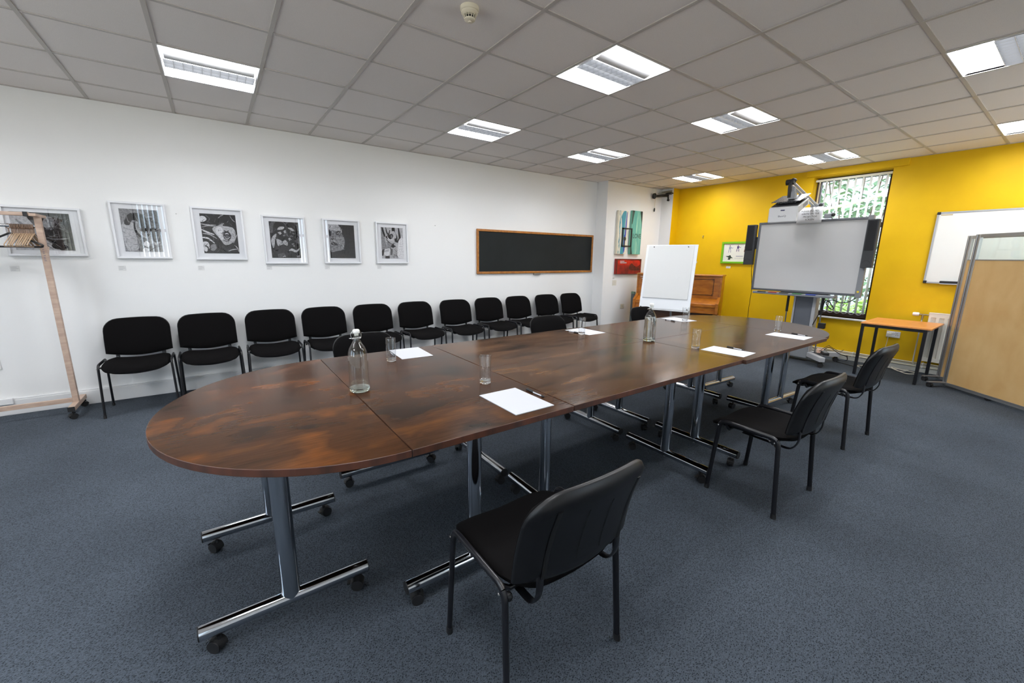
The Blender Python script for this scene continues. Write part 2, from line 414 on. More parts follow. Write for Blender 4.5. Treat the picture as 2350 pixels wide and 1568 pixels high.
# smoke alarm
t=thing('smoke_detector','round cream smoke detector on a ceiling tile','smoke detector',(2.06,-2.766,H+.006))
R180=Matrix.Rotation(PI,4,'X')
MB().lathe([(.052,0),(.052,.014),(.049,.02),(.046,.022)],36,T=R180).build('base',CREAM,t)
mb=MB(); mb.lathe([(.046,.022),(.046,.03),(.036,.04),(.030,.041)],36,T=R180)
mb.lathe([(.03,.062),(.026,.066),(.01,.068),(.009,.074),(.0,.075)],36,T=R180); mb.lathe([(.0,.056),(.03,.056),(.03,.062)],36,T=R180)
for k in range(14):
    an=2*PI*k/14; mb.tube([(.038*math.cos(an),.038*math.sin(an),-.038),(.029*math.cos(an),.029*math.sin(an),-.058)],.002,6)
mb.build('cage',CREAM,t)
MB().lathe([(.02,.035),(.02,.058)],20,T=R180).build('sensor_chamber',mat('dark_chamber',(12,12,12),.8),t)

# ---------------------------------------------------------------- far window with blind
def window(name, axis, h, depth, side):
    a0,a1,z0,z1=h
    def bx(mb,b0,b1,c0,c1,e0,e1):
        if axis=='y': mb.box(b0,b1,c0,c1,e0,e1)
        else: mb.box(c0,c1,b0,b1,e0,e1)
    p=depth; q=depth+side*.06; lo,hi=min(p,q),max(p,q); fwid=.055
    mb=MB(); bx(mb,lo,hi,a0,a0+fwid,z0,z1); bx(mb,lo,hi,a1-fwid,a1,z0,z1); bx(mb,lo,hi,a0+fwid,a1-fwid,z0,z0+.07); bx(mb,lo,hi,a0+fwid,a1-fwid,z1-fwid,z1)
    bx(mb,lo,hi,a0+fwid,a1-fwid,1.93,2.0)
    root=struct(mb.build(name,BROWN,smooth=0,bevel=.004))
    g=MB(); m_=(lo+hi)/2
    for e0,e1 in ((z0+.07,1.93),(2.0,z1-fwid)): bx(g,m_-.003,m_+.003,a0+fwid,a1-fwid,e0,e1)
    g.build('pane',PANE,root,smooth=0)
    return root
window('window_1','y',WIN,XW+.15,1)
mb=MB(); mb.box(XW-.03,XW+.15,-3.235,-2.28,.595,.62); struct(mb.build('trim_3',SKIRT,smooth=0,bevel=.006,seg=3))
for k,h in enumerate(SW): window('window_%d'%(k+2),'x',h,YR-.12,-1)
for k,h in enumerate(RW_ADDED): window('window_%d'%(k+6),'y',h,XB-.08,-1)  # added rear windows that let in extra daylight
def blind(label, axis, a0, a1, p, z0, z1, ang, n, chain=True):
    t=thing('vertical_blind',label,'blind',((p,(a0+a1)/2,z1) if axis=='y' else ((a0+a1)/2,p,z1)),0 if axis=='y' else PI/2,'vertical blinds')
    hw=(a1-a0)/2; Ht=z1-z0
    MB().box(-.02,.02,-hw,hw,-.03,.0).build('headrail',mat('cream_headrail',(222,219,204),.5),t,smooth=0,bevel=.003)
    base=None
    for k in range(n):
        y=-hw+.05+(2*hw-.1)*k/(n-1)
        if base is None:
            mb=MB(); W_=.044
            mb.grid(lambda u,v:(math.sin(ang)*W_*(2*u-1)+.004*math.cos((u-.5)*PI)*math.cos(ang), math.cos(ang)*W_*(2*u-1)-.004*math.cos((u-.5)*PI)*math.sin(ang), -.045-(Ht-.045)*v),6,1)
            mb.box(-.004,.004,-.008,.008,-.05,-.03)
            base=mb.build('slat',BLINDM,t); base.location=(0,y,0)
            so=base.modifiers.new('thick','SOLIDIFY'); so.thickness=.0015
        else:
            o=base.copy(); C.objects.link(o); o.parent=t; o.location=(0,y,0)
    if chain:
        mb=MB()
        for k in range(n-1):
            y0=-hw+.05+(2*hw-.1)*k/(n-1); y1=y0+(2*hw-.1)/(n-1)
            for s_ in (-.02,.02):
                mb.tube([(s_,y0+(y1-y0)*q/6,-Ht-.0+.018-.035*math.sin(PI*q/6)) for q in range(7)],.0016,5)
        mb.build('bead_chain',mat('white_chain',(225,225,225),.5),t)
    return t
blind('white vertical blind with open slats behind the projector screen','y',-3.2,-2.31,XW+.07,.69,2.66,math.radians(58),10)
for k,h in enumerate(SW): blind('white vertical blind in the %s window of the wall behind the camera'%('rearmost','near','middle','added far','farthest')[k],'x',h[0]+.01,h[1]-.01,YR-.06,.69,2.66,math.radians(52),11,False)

# ---------------------------------------------------------------- outdoors behind the far window
mb=MB(); mb.box(XW+.3,XW+9,-9,4,-.35,-.25); struct(mb.build('ground',mat('soil_ground',(176,172,150),.9,vary=(3,(140,150,110),.35,.65)),smooth=0))
def brick_mat():
    m=bpy.data.materials.new('pale_brick'); m.use_nodes=True; nt=m.node_tree; b=nt.nodes['Principled BSDF']; b.inputs['Roughness'].default_value=.9
    tc=nt.nodes.new('ShaderNodeTexCoord'); sp=nt.nodes.new('ShaderNodeSeparateXYZ'); cb=nt.nodes.new('ShaderNodeCombineXYZ')
    nt.links.new(tc.outputs['Object'],sp.inputs[0]); nt.links.new(sp.outputs[1],cb.inputs[0]); nt.links.new(sp.outputs[2],cb.inputs[1])
    br=nt.nodes.new('ShaderNodeTexBrick'); br.inputs['Scale'].default_value=4; br.inputs['Mortar Size'].default_value=.035
    br.inputs['Color1'].default_value=s2l((206,208,220)); br.inputs['Color2'].default_value=s2l((184,188,200)); br.inputs['Mortar'].default_value=s2l((235,235,238))
    nt.links.new(cb.outputs[0],br.inputs['Vector']); nt.links.new(br.outputs[0],b.inputs['Base Color']); return m
mb=MB(); mb.box(XW+4.6,XW+4.8,-7,4,-.3,5.2)
tag(mb.build('garden_wall',brick_mat(),smooth=0),'pale grey brick wall outside behind the window blind','wall')
def leafmat(n,c,c2): return mat(n,c,.5,spec=.5,vary=(9,c2,.35,.65))
def shrub(label, cx, cy, cz, rx, ry, rz, n, size, m, seed):
    R=random.Random(seed); mb=MB()
    for _ in range(n):
        a=R.uniform(0,2*PI); b=math.acos(R.uniform(-1,1)); k=R.uniform(.55,1)**.5
        p=Vector((cx+rx*k*math.sin(b)*math.cos(a), cy+ry*k*math.sin(b)*math.sin(a), max(-.2,cz+rz*k*math.cos(b))))
        s=size*R.uniform(.6,1.3); T=Matrix.Translation(p)@Matrix.Rotation(R.uniform(0,2*PI),4,'Z')@Matrix.Rotation(R.uniform(-.9,.9),4,'X')@Matrix.Rotation(R.uniform(-.9,.9),4,'Y')
        mb.add([(-s,0,0),(-s*.3,-s*.42,-s*.05),(s*.4,-s*.36,.0),(s*1.1,0,-s*.15),(s*.4,s*.36,0),(-s*.3,s*.42,-s*.05),(0,0,s*.1)],
               [(0,1,6),(1,2,6),(2,3,6),(3,4,6),(4,5,6),(5,0,6)],0,T)
    t=thing('shrub',label,'shrub',(cx,cy,-.25),0,'bushes outside the window')
    o=mb.build('foliage',m,t,smooth=0); o.matrix_parent_inverse=Matrix.Translation((-cx,-cy,.25))
    s=MB()
    for k in range(5):
        a=2*PI*k/5; s.tube([(0,0,0),(rx*.2*math.cos(a),ry*.2*math.sin(a),(cz+.25)*.5),(rx*.5*math.cos(a),ry*.5*math.sin(a),cz+.25)],.012,6)
    s.build('stem',mat('bark',(82,66,50),.8),t)
G1=leafmat('leaf_bright',(186,220,130),(140,186,96)); G2=leafmat('leaf_dark',(128,160,116),(92,124,88)); G3=leafmat('leaf_lime',(206,232,146),(158,200,106))
shrub('lime green fern-like bush low outside the window beneath the projector screen',9.45,-2.95,.3,.45,.75,.55,900,.06,G3,1)
shrub('dark leafy climber outside the upper window against the brick wall',11.9,-1.9,3.3,.35,1.3,1.1,1000,.085,G2,2)
shrub('bright leafed bush outside at the window edge nearest the whiteboard',9.6,-4.4,1.5,.45,.5,1.3,900,.08,G1,3)
shrub('dark green bush low outside beside the lime coloured bush',11.5,-2.0,.8,.35,1.6,1.15,1300,.08,G2,4)
t=MB(); t.tube(spline([(10.2,-4.2,3.1),(10.2,-3.5,2.95),(10.2,-3.1,2.75),(10.2,-2.6,2.55),(10.2,-2.0,2.42),(10.2,-1.5,2.38)]),.025,10)
tag(t.build('pipe',mat('white_hose',(235,235,235),.4)),'white curved pipe outside crossing the upper window','pipe')

# ---------------------------------------------------------------- stacking chairs (front towards +y)
def make_chair():
    t=thing('stacking_chair','x','chair',group='black stacking chairs')
    # seat pad: saddle shaped plate
    def seat_fn(off, grow):
        def fn(u,v):
            a=u*2-1; b=v*2-1
            k=(1-.10*b*b*(1 if b<0 else .5))                         # narrower to the rear
            x=(.236+grow)*a*k; y=(.232+grow)*b+.026
            r=max(abs(a),abs(b)); c=min(abs(a),abs(b))
            if r>0:
                q=(abs(a)**6+abs(b)**6)**(1/6.); x*=r/q if q>0 else 1; y=(y-.026)*(r/q)+.026
            z=.462-.016*(1-a*a)+.006*abs(a)-.028*max(0,b)**3-.004*b
            edge=max(0,(r-.82)/.18)
            return (x,y,z+off-(.016*edge**2 if off>0 else -.012*edge**2))
        return fn
    def plate(fn_top, fn_bot, nu, nv, name, m):
        mb=MB(); mb.grid(fn_top,nu,nv); mb.grid(fn_bot,nu,nv,flip=True); N=(nu+1)*(nv+1)
        rim=[j for j in range(nu+1)]+[(k+1)*(nu+1)+nu for k in range(nv)]+[nv*(nu+1)+nu-1-k for k in range(nu)]+[(nv-1-k)*(nu+1) for k in range(nv-1)]
        for q in range(len(rim)):
            a,b=rim[q],rim[(q+1)%len(rim)]; mb.f.append((a,a+N,b+N,b)); mb.m.append(0)
        return mb.build(name,m,t,smooth=70)
    plate(seat_fn(.014,0),seat_fn(-.026,0),18,18,'seat',BFAB)
    plate(seat_fn(-.022,-.006),seat_fn(-.042,-.03),14,14,'seat_pan',BPLA)
    # backrest
    w=.243; zt=.83; zc=.515; zb=.475
    def back_fn(off, grow):
        def fn(u,v):
            a=math.sin((u*2-1)*PI/2); x=(w+grow)*a
            top=zt+grow-.010*a*a; r=.10; dx=abs(x)-(w+grow-r)
            if dx>0: top-= r-math.sqrt(max(0,r*r-dx*dx))
            bot=zb-grow+(zc-zb)*abs(a)**1.8
            vv=.5-.5*math.cos(v*PI)
            z=bot+(top-bot)*vv; x*=1-.03*(1-vv)*0
            y=-.222-.085*((z-.5)/.33) + .032*(a*a) + .012*math.sin(PI*min(1,max(0,(z-.5)/.3)))*1
            e=max(abs(a)**8, abs(vv*2-1)**8)
            return (x, y+off*(1-.75*e), z)
        return fn
    def bplate(f1,f2,name,m):
        nu,nv=20,14; mb=MB(); mb.grid(f1,nu,nv,flip=True); mb.grid(f2,nu,nv); N=(nu+1)*(nv+1)
        rim=[j for j in range(nu+1)]+[(k+1)*(nu+1)+nu for k in range(nv)]+[nv*(nu+1)+nu-1-k for k in range(nu)]+[(nv-1-k)*(nu+1) for k in range(nv-1)]
        for q in range(len(rim)):
            a,b=rim[q],rim[(q+1)%len(rim)]; mb.f.append((a,b,b+N,a+N)); mb.m.append(0)
        return mb.build(name,m,t,smooth=60)
    bplate(back_fn(.026,0),back_fn(-.004,0),'backrest',BFAB)
    sh=bplate(back_fn(.002,.004),back_fn(-.034,.004),'back_shell',BPLA)
    # moulded grooves on the shell
    def yb(x,z): return -.222-.085*((z-.5)/.33)+.032*(x/w)**2+.012*math.sin(PI*min(1,max(0,(z-.5)/.3)))-.034
    mb=MB()
    for x in (-.05,.05): mb.tube([(x,yb(x,z)+.0012,z) for z in (.55,.62,.70,.74)],.0028,6)
    for x in (-.165,.165): mb.tube([(x,yb(x,z)+.0015,z) for z in (.52,.60,.70,.775)],.010,8,rb=.003)
    mb.build('shell_groove',mat('dark_groove',(5,5,6),.6),t)
    for s_ in (-1,1):
        # front leg, side rail and rear leg of the oval tube
        fl=(s_*.260,.2,0); rl=(s_*.260,-.2,0); ft=(s_*.25,.165,.475); rt_=(s_*.25,-.165,.468)
        path=fillet([fl,ft,rt_,rl],.045,6); n=len(path)
        k1=4; k2=n-1-4
        MB().tube(path[:k1+1],.0095,12,rb=.0135,ref=(1,0,0)).build('leg',BMET,t)
        MB().tube(path[k1:k2+1],.0095,12,rb=.0135,ref=(1,0,0)).build('side_rail',BMET,t)
        MB().tube(path[k2:],.0095,12,rb=.0135,ref=(1,0,0)).build('leg',BMET,t)
        for p in (fl,rl): MB().tube([(p[0],p[1],0),(p[0]-s_*.001,p[1]-.002*(1 if p[1]>0 else -1),.028)],.0115,12,rb=.0152,ref=(1,0,0)).build('foot_cap',RUB,t)
        MB().tube(fillet([(s_*.17,.06,.412),(s_*.17,-.205,.405),(s_*.172,-.236,.46),(s_*.172,-.236,.53)],.05,5),.0045,8,rb=.0145,ref=(0,0,1)).build('back_support',BMET,t)
        mb=MB(); mb.lathe([(.0,0),(.014,0),(.016,.01),(.012,.018),(0,.02)],14,T=T_(s_*.238,-.155,.425,0,-s_*PI/2)); mb.build('knob',BPLA,t)
    mb=MB()
    for y in (.13,-.12): mb.tube([(-.245,y,.45),(-.2,y,.415),(.2,y,.415),(.245,y,.45)],.009,10)
    mb.build('seat_frame',BMET,t)
    mb=MB()
    for s_ in (-1,1):
        for y in (.17,-.15): mb.lathe([(.005,0),(.004,.002),(0,.003)],10,T=T_(s_*.262,y,.445,0,s_*PI/2))
    mb.build('screw',STEEL,t)
    return t
ordn=['nearest the coat rack','second','third','fourth','fifth','sixth','seventh','eighth','ninth','tenth']
cx=[.083,.637,1.21,1.777,2.36,2.955,3.554,4.15,4.714,5.32,5.887]
ch=make_chair(); G='black stacking chairs in a row along the white wall'
for k,x in enumerate(cx):
    if k==0: lab='black fabric stacking chair at the coat rack end of the wall row'
    elif k==10: lab='last black chair of the wall row, beside the step in the wall'
    elif k==1: lab='second black chair from the coat rack in the row along the white wall'
    else: lab='%s black chair from the coat rack in the row along the white wall'%ordn[k]
    rz=PI+[.0,.02,-.015,.01,-.02,.015,-.03,.0,.02,-.01,.03][k]
    loc=(x,.088+[0,.0,.01,-.01,.0,.012,-.01,.01,0,.012,.0][k],0)
    if k==0: ch.location=loc; ch.rotation_euler=(0,0,rz); ch['label']=lab; ch['group']=G
    else: dup(ch,loc,rz,lab,G)
G='black stacking chairs pulled up to the conference table'
dup(ch,(1.622,-3.975,0),.0,'large black chair seen from behind at the near side of the table',G)
dup(ch,(3.475,-3.985,0),.0,'black chair with tube legs at the middle of the open side of the table',G)
dup(ch,(4.895,-3.915,0),-.04,'black chair at the open side of the table nearest the small orange-topped desk',G)
dup(ch,(1.69,-1.93,0),PI+.02,'black chair across the table behind the swing-top bottle nearest the camera',G)
dup(ch,(3.635,-1.93,0),PI,'black chair across the table behind the middle sheet of paper',G)
dup(ch,(5.26,-1.93,0),PI+.03,'black chair across the table in front of the flipchart',G)

# ---------------------------------------------------------------- conference tables
DK,MD,LT=(36,27,21),(60,38,23),(94,55,25)
TM={'a':table_mat('stained_tabletop_end',1.1,1.7,3.1,DK,MD,LT),'b':table_mat('stained_tabletop_cross',1.2,1.9,9.4,(36,28,23),(58,38,25),(84,51,26)),
    'c':table_mat('stained_tabletop_long',1.0,3.2,5.7,(38,28,21),(64,42,24),(88,58,29)),'d':table_mat('stained_tabletop_far',1.0,3.0,14.2,(40,30,22),(62,42,26),(82,57,32))}
EDGE=wood_mat('table_edge_lipping',(88,50,34),(52,32,24),(6,6,1),.45)
def caster_mb(mb, x, y, z, rz, r=.025, brake=False):
    T=T_(x,y,z+r,rz)
    for s_ in (-1,1):
        mb.lathe([(.0,0),(r*.55,0),(r*.6,.002),(r*.97,.003),(r,.006),(r,.014),(r*.96,.017),(0,.017)],22,T=T@Matrix.Rotation(s_*PI/2,4,'X')@Matrix.Translation((0,0,.003)))
    # hood
    hv=[];n=10
    for k in range(n+1):
        a=PI*.95*k/n-.15; hv.append((math.cos(a)*(r+.005),math.sin(a)*(r+.005)))
    for (p,q) in zip(hv[:-1],hv[1:]):
        mb.add([(p[0],-.018,p[1]),(p[0],.018,p[1]),(q[0],.018,q[1]),(q[0],-.018,q[1])],[(0,1,2,3)],0,T)
    mb.box(-.006,.006,-.003,.003,-.0,r,0,T)
    mb.tube([(.012,0,r),(.012,0,r+.014)],.007,10,T=T)
    if brake: mb.box(r,r+.016,-.012,.012,r*.35,r*.5,0,T)
def half_round(cx,cy,r,d):   # polygon, straight side at cx, bulging towards d
    n=40; return [(cx+d*r*math.sin(PI*k/n), cy-r*math.cos(PI*k/n)) for k in range(n+1)]
TPROTO={}
def conf_table(kind, label, poly, mk, posts, foot_axis, foot_len):
    cx_=sum(p[0] for p in poly)/len(poly); cy_=sum(p[1] for p in poly)/len(poly)
    t=thing('conference_table',label,'table',(cx_,cy_,0),0,'dark stained conference tables pushed together')
    P=[(x-cx_,y-cy_) for x,y in poly]
    if sum(P[i][0]*P[(i+1)%len(P)][1]-P[(i+1)%len(P)][0]*P[i][1] for i in range(len(P)))<0: P=P[::-1]
    mb=MB(); mb.prism(P,TZ-.027,TZ); mb.m=[0,0]+[1]*(len(mb.m)-2)
    mb.build('tabletop',[TM[mk],EDGE],t,smooth=30,bevel=.0015,seg=1)
    mb=MB(); (ax,ay),(bx_,by_)=posts
    ax-=cx_;bx_-=cx_;ay-=cy_;by_-=cy_
    dirv=Vector((bx_-ax,by_-ay,0)).normalized(); fx=Vector((-dirv.y,dirv.x,0))
    mb.tube([(ax,ay,TZ-.085),(bx_,by_,TZ-.085)],.018,12)
    for (px,py) in ((ax,ay),(bx_,by_)):
        c=Vector((px,py,TZ-.036)); v=fx*.27
        mb.tube([tuple(c-v),tuple(c+v)],.008,4,rb=.022)
        c.z=TZ-.06; mb.tube([tuple(c-dirv*.02),tuple(c+dirv*.02)],.03,12)
    mb.build('underframe',mat('dark_grey_underframe',(60,60,64),.4,.6),t,smooth=40)
    for n_,(px,py) in enumerate(((ax,ay),(bx_,by_))):
        MB().tube([(px,py,.10),(px,py,TZ-.06)],.026,24,rb=.034,ref=tuple(dirv)).build('post',POSTM,t)
        a=Vector((px,py,.096))-fx*foot_len/2; b=Vector((px,py,.096))+fx*foot_len/2
        f=MB().tube([tuple(a),tuple(b)],.027,24,cap=False).build('foot_bar',CHROME,t)
        for e,s_ in ((a,-1),(b,1)):
            MB().tube([tuple(e+fx*s_*-.004),tuple(e+fx*s_*.004)],.0265,20).build('end_cap',RUB,f)
            mb=MB(); q=e-fx*s_*.045; caster_mb(mb,q.x,q.y,0,random.uniform(-1,1)+(0 if s_>0 else PI),.0255,brake=(s_<0)); mb.build('caster',RUB,f)
        mb=MB(); mb.lathe([(0,0),(.007,0),(.007,.004),(0,.004)],12,T=T_(px,py,.064)); mb.build('bolt',STEEL,f)
    return t
ya,yb,ym=-3.765,-2.252,-3.008; g=.0015
conf_table('h','half-round dark wood table end nearest the camera',half_round(1.243,ym,.757,-1),'a',((.873,-3.345),(.873,-2.705)),'x',.60)
conf_table('r','dark wood table set crosswise against the half-round near end',[(1.246,ya),(2.003,ya),(2.003,yb),(1.246,yb)],'b',((1.60,-3.57),(1.60,-2.47)),'x',.66)
R=lambda x0,x1,y0,y1:[(x0,y0),(x1,y0),(x1,y1),(x0,y1)]
conf_table('r','long dark table in the middle on the side of the open floor',R(2.008,3.543,ya+.002,ym-g),'c',((2.14,-3.42),(3.25,-3.445)),'y',.66)
conf_table('r','long dark table in the middle on the side of the chair row',R(2.008,3.543,ym+g,yb),'c',((2.135,-2.70),(3.265,-2.70)),'y',.66)
conf_table('r','long dark table at the far end on the side of the open floor',R(3.547,4.967,ya-.02,ym-g),'d',((3.635,-3.44),(4.81,-3.43)),'y',.66)
conf_table('r','long dark table at the far end on the side of the chair row',R(3.547,4.967,ym+g,yb-.01),'d',((3.63,-2.70),(4.79,-2.70)),'y',.66)
conf_table('h','half-round dark wood table end nearest the projector screen',half_round(4.971,ym-.0,.757,1),'d',((5.235,-3.40),(5.27,-2.757)),'x',.58)
# ---------------------------------------------------------------- things on the table
BG=thin_glass('bottle_glass',(.975,.985,.972,1),.02); BB=real_glass('thick_bottle_glass',(.86,.95,.88,1)); TG=thin_glass('tumbler_glass',(.985,.99,.99,1),.025); TB_=real_glass('thick_tumbler_glass',(.98,.99,.99,1)); WAT=real_glass('clear_water',(1,1,1,1),1.33)
def make_bottle(label,x,y,water=0):
    t=thing('swing_top_bottle',label,'bottle',(x,y,TZ+.0006),random.uniform(0,1),'clear swing-top glass bottles')
    mb=MB()
    out=[(.0,.004),(.034,.0),(.0435,.004),(.0465,.012),(.0455,.175),(.0435,.195),(.035,.218),(.0225,.238),(.0155,.255),(.0145,.275),(.0165,.279),(.0165,.286),(.0125,.288)]
    inn=[(.0105,.286),(.0115,.255),(.019,.238),(.032,.216),(.0405,.194),(.0425,.175),(.0432,.022)]
    mb.lathe([(.0466,.021)]+out[4:]+inn,40); mb.build('body',BG,t)
    MB().lathe([(.0,.004),(.034,.0),(.0435,.004),(.0465,.012),(.0466,.0205),(.0432,.0205),(.033,.015),(.0,.017)],40).build('base',BB,t)
    MB().lathe([(0,.276),(.0098,.276),(.0098,.287),(.0155,.2875),(.016,.291),(.016,.300),(.013,.304),(0,.305)],24).build('stopper',mat('white_ceramic',(235,235,232),.3),t)
    mb=MB()
    for s_ in (-1,1):
        mb.tube(fillet([(s_*.0165,0,.298),(s_*.026,.004,.285),(s_*.024,.002,.262),(s_*.018,.0,.258)],.006,4),.0013,6)
        mb.tube(fillet([(s_*.019,0,.262),(s_*.028,.016,.262),(s_*.022,.022,.256)],.004,3),.0013,6)
    mb.tube([(.0185*math.cos(a*PI/8),.0185*math.sin(a*PI/8),.262) for a in range(16)],.0012,6,closed=True)
    mb.tube(fillet([(-.0275,.016,.262),(-.012,.03,.256),(.012,.03,.256),(.0275,.016,.262)],.01,4),.0013,6)
    mb.tube([(-.018,0,.298),(.018,0,.298)],.0013,6)
    mb.build('wire_clip',mat('steel_wire',(200,200,200),.25,1),t)
    if water: MB().lathe([(0,.019),(.033,.0175),(.043,.024),(.0424,water),(0,water)],36).build('water',WAT,t)
    return t
make_bottle('clear swing-top bottle on the seam of the half-round table end',1.275,-3.03)
make_bottle('clear swing-top bottle filled with water where four tables meet',3.54,-3.03,.19)
def make_glass():
    t=thing('glass_tumbler','x','glass',group='clear straight water glasses')
    mb=MB(); mb.lathe([(.0286,.0205),(.031,.145),(.0305,.147),(.0293,.145),(.0272,.0205)],36)
    mb.build('body',TG,t)
    MB().lathe([(0,.002),(.024,0),(.028,.003),(.0286,.02),(.0272,.02),(.024,.015),(.012,.013),(0,.0125)],36).build('base',TB_,t); return t
gl=[('clear water glass beside the large sheet of paper at the near table edge',1.852,-3.258),('clear water glass beside the paper behind the near bottle',1.603,-2.545),
    ('clear water glass beside the middle sheet on the chair row side',3.28,-2.535),('clear water glass on the sheet in front of the flipchart',4.765,-2.578),
    ('clear water glass beside the farther bottle at the table seam',3.604,-3.39),('clear water glass nearest the projector screen',4.957,-3.40)]
g0=None
for lab,x,y in gl:
    if g0 is None: g0=make_glass(); g0.location=(x,y,TZ+.0006); g0['label']=lab
    else: dup(g0,(x,y,TZ+.0006),random.uniform(0,6),lab)
sh=[('white sheet of paper nearest the camera at the table edge',1.826,-3.564,.0,.012),('white sheet of paper behind the near bottle',1.787,-2.40,-.06,.004),
    ('white sheet of paper in the middle of the chair row side',3.415,-2.443,.02,.004),('white sheet of paper in front of the flipchart',4.83,-2.466,-.12,.004),
    ('white sheet of paper beside the seam on the open floor side',3.71,-3.577,.07,.004),('white sheet of paper at the far end on the open floor side',4.78,-3.56,.03,.004)]
for lab,x,y,rz,th in sh:
    mb=MB(); mb.box(-.105,.105,-.1485,.1485,0,.0012 if th<.01 else .003); o=mb.build('paper_sheet',PAPER,None,smooth=0,loc=(x,y,TZ+.0004),rz=rz); tag(o,lab,'paper','white sheets of paper laid at the places')
def make_pen():
    t=thing('ballpoint_pen','x','pen',group='clear ballpoint pens with black caps')
    RX=Matrix.Rotation(PI/2,4,'X')
    MB().lathe([(.004,-.045),(.0042,.035),(.004,.04)],6,T=T_(0,0,.0045)@RX).build('barrel',mat('clear_plastic_barrel',(205,205,210),.2,spec=.6),t)
    MB().lathe([(.0015,-.044),(.0015,.04)],8,T=T_(0,0,.0082)@RX).build('ink_tube',INK,t)
    mb=MB(); mb.lathe([(0,-.082),(.0035,-.08),(.005,-.072),(.0052,-.025),(.0045,-.024)],14,T=T_(0,0,.0052)@RX); mb.box(-.001,.001,.03,.075,.0095,.012); mb.build('cap',RUB,t)
    MB().lathe([(.004,.04),(.0043,.041),(.0043,.056),(0,.058)],14,T=T_(0,0,.0046)@RX).build('end_plug',RUB,t)
    return t
pens=[('black capped pen beside the paper nearest the camera',1.9605,-3.55,.0),('black capped pen beyond the paper nearest the seam on the open floor side',3.833,-3.58,-.15),
 ('black capped pen beside the paper at the far end on the open floor side',4.912,-3.605,-.2),('black capped pen on the near edge of the middle sheet on the chair row side',3.287,-2.41,PI+.0),
 ('black capped pen beside the paper in front of the flipchart',4.667,-2.46,PI-.2),('black capped pen at the left edge of the paper behind the near bottle',1.668,-2.38,PI-.1)]
p0=None
for lab,x,y,rz in pens:
    lab=lab.replace('at the left edge of','beside')
    if p0 is None: p0=make_pen(); p0.location=(x,y,TZ+.0006); p0.rotation_euler=(0,0,rz); p0['label']=lab
    else: dup(p0,(x,y,TZ+.0006),rz,lab)

# ---------------------------------------------------------------- framed pictures on the white wall
SH=[mat('charcoal_shade_%s'%n,c,.85,spec=.1,vary=(60,c2,.42,.6)) for n,c,c2 in (('black',(26,26,28),(40,40,42)),('dark',(52,52,55),(34,34,36)),('mid',(98,98,102),(72,72,76)),
   ('soft',(140,140,144),(112,112,116)),('light',(186,186,190),(160,160,164)),('chalk',(222,222,226),(196,196,200)))]
def art(name, x0,x1,z0,z1, shapes, mats, parent, y=0.0, base=0):
    """flat print in the x/z plane facing -y; shapes = (shade, kind, points, width) in 0..1 units"""
    mb=MB(); W=x1-x0; Hh=z1-z0; mb.box(x0,x1,y,y+.002,z0,z1,base)
    lay=1
    for s in shapes:
        shade,kind,pts=s[0],s[1],s[2]; yy=y-.00012*lay; lay+=1
        q=lambda u,v:(x0+W*min(1,max(0,u)), yy, z0+Hh*min(1,max(0,v)))
        if kind=='p':
            P=spline(list(pts[-2:])+list(pts)+list(pts[:2]),4)[8:-5] if len(pts)>4 else [Vector((a,b)) for a,b in pts]
            mb.add([q(p[0],p[1]) for p in P],[tuple(range(len(P)))],shade)
        elif kind=='e':
            (cx_,cy_),(rx,ry)=pts; mb.add([q(cx_+rx*math.cos(a*PI/12),cy_+ry*math.sin(a*PI/12)) for a in range(24)],[tuple(range(24))],shade)
        else:
            wd=s[3]; P=spline(pts,5); n=len(P); vs=[]
            for i,p in enumerate(P):
                d=(P[min(n-1,i+1)]-P[max(0,i-1)]); nn=Vector((-d[1],d[0])).normalized()*wd*(.35+.65*math.sin(PI*(i+.5)/n))
                vs+=[q(p[0]+nn[0],p[1]+nn[1]),q(p[0]-nn[0],p[1]-nn[1])]
            mb.add(vs,[(2*i,2*i+1,2*i+3,2*i+2) for i in range(n-1)],shade)
    return mb.build(name,mats,parent,smooth=0)
def hatch(seed,n,u0,u1,v0,v1,shades,wd,ln=.08,ang=None):
    R=random.Random(seed); out=[]
    for _ in range(n):
        u=R.uniform(u0,u1); v=R.uniform(v0,v1); a=(ang+R.uniform(-.3,.3)) if ang is not None else R.uniform(0,PI); l=ln*R.uniform(.5,1.4)
        out.append((R.choice(shades),'s',[(u-l*math.cos(a),v-l*math.sin(a)),(u+.01*R.uniform(-1,1),v),(u+l*math.cos(a),v+l*math.sin(a))],wd*R.uniform(.5,1.3)))
    return out
def framed(label, x0,x1,z0,z1, pr, shapes, base):
    t=thing('framed_picture',label,'picture',((x0+x1)/2,YW-.002,(z0+z1)/2),0,'white framed black and white pictures'); w=(x1-x0)/2; h=(z1-z0)/2; f=.018; d=.03
    mb=MB(); mb.box(-w,w,-d,0,-h,-h+f); mb.box(-w,w,-d,0,h-f,h); mb.box(-w,-w+f,-d,0,-h+f,h-f); mb.box(w-f,w,-d,0,-h+f,h-f); mb.build('frame',FRW,t,smooth=0,bevel=.0015,seg=1)
    mb=MB(); mb.box(-w+f,w-f,-.012,-.004,-h+f,h-f); mb.build('mat_board',MATB,t,smooth=0)
    px0,px1,pz0,pz1=-w+2*w*pr[0],-w+2*w*pr[1],-h+2*h*pr[2],-h+2*h*pr[3]
    art('print',px0,px1,pz0,pz1,shapes,SH,t,y=-.0145,base=base)
    mb=MB(); mb.box(-w+f,w-f,-.0235,-.022,-h+f,h-f); mb.build('glazing',GLAZ,t,smooth=0)
PR=(.16,.85,.125,.88)
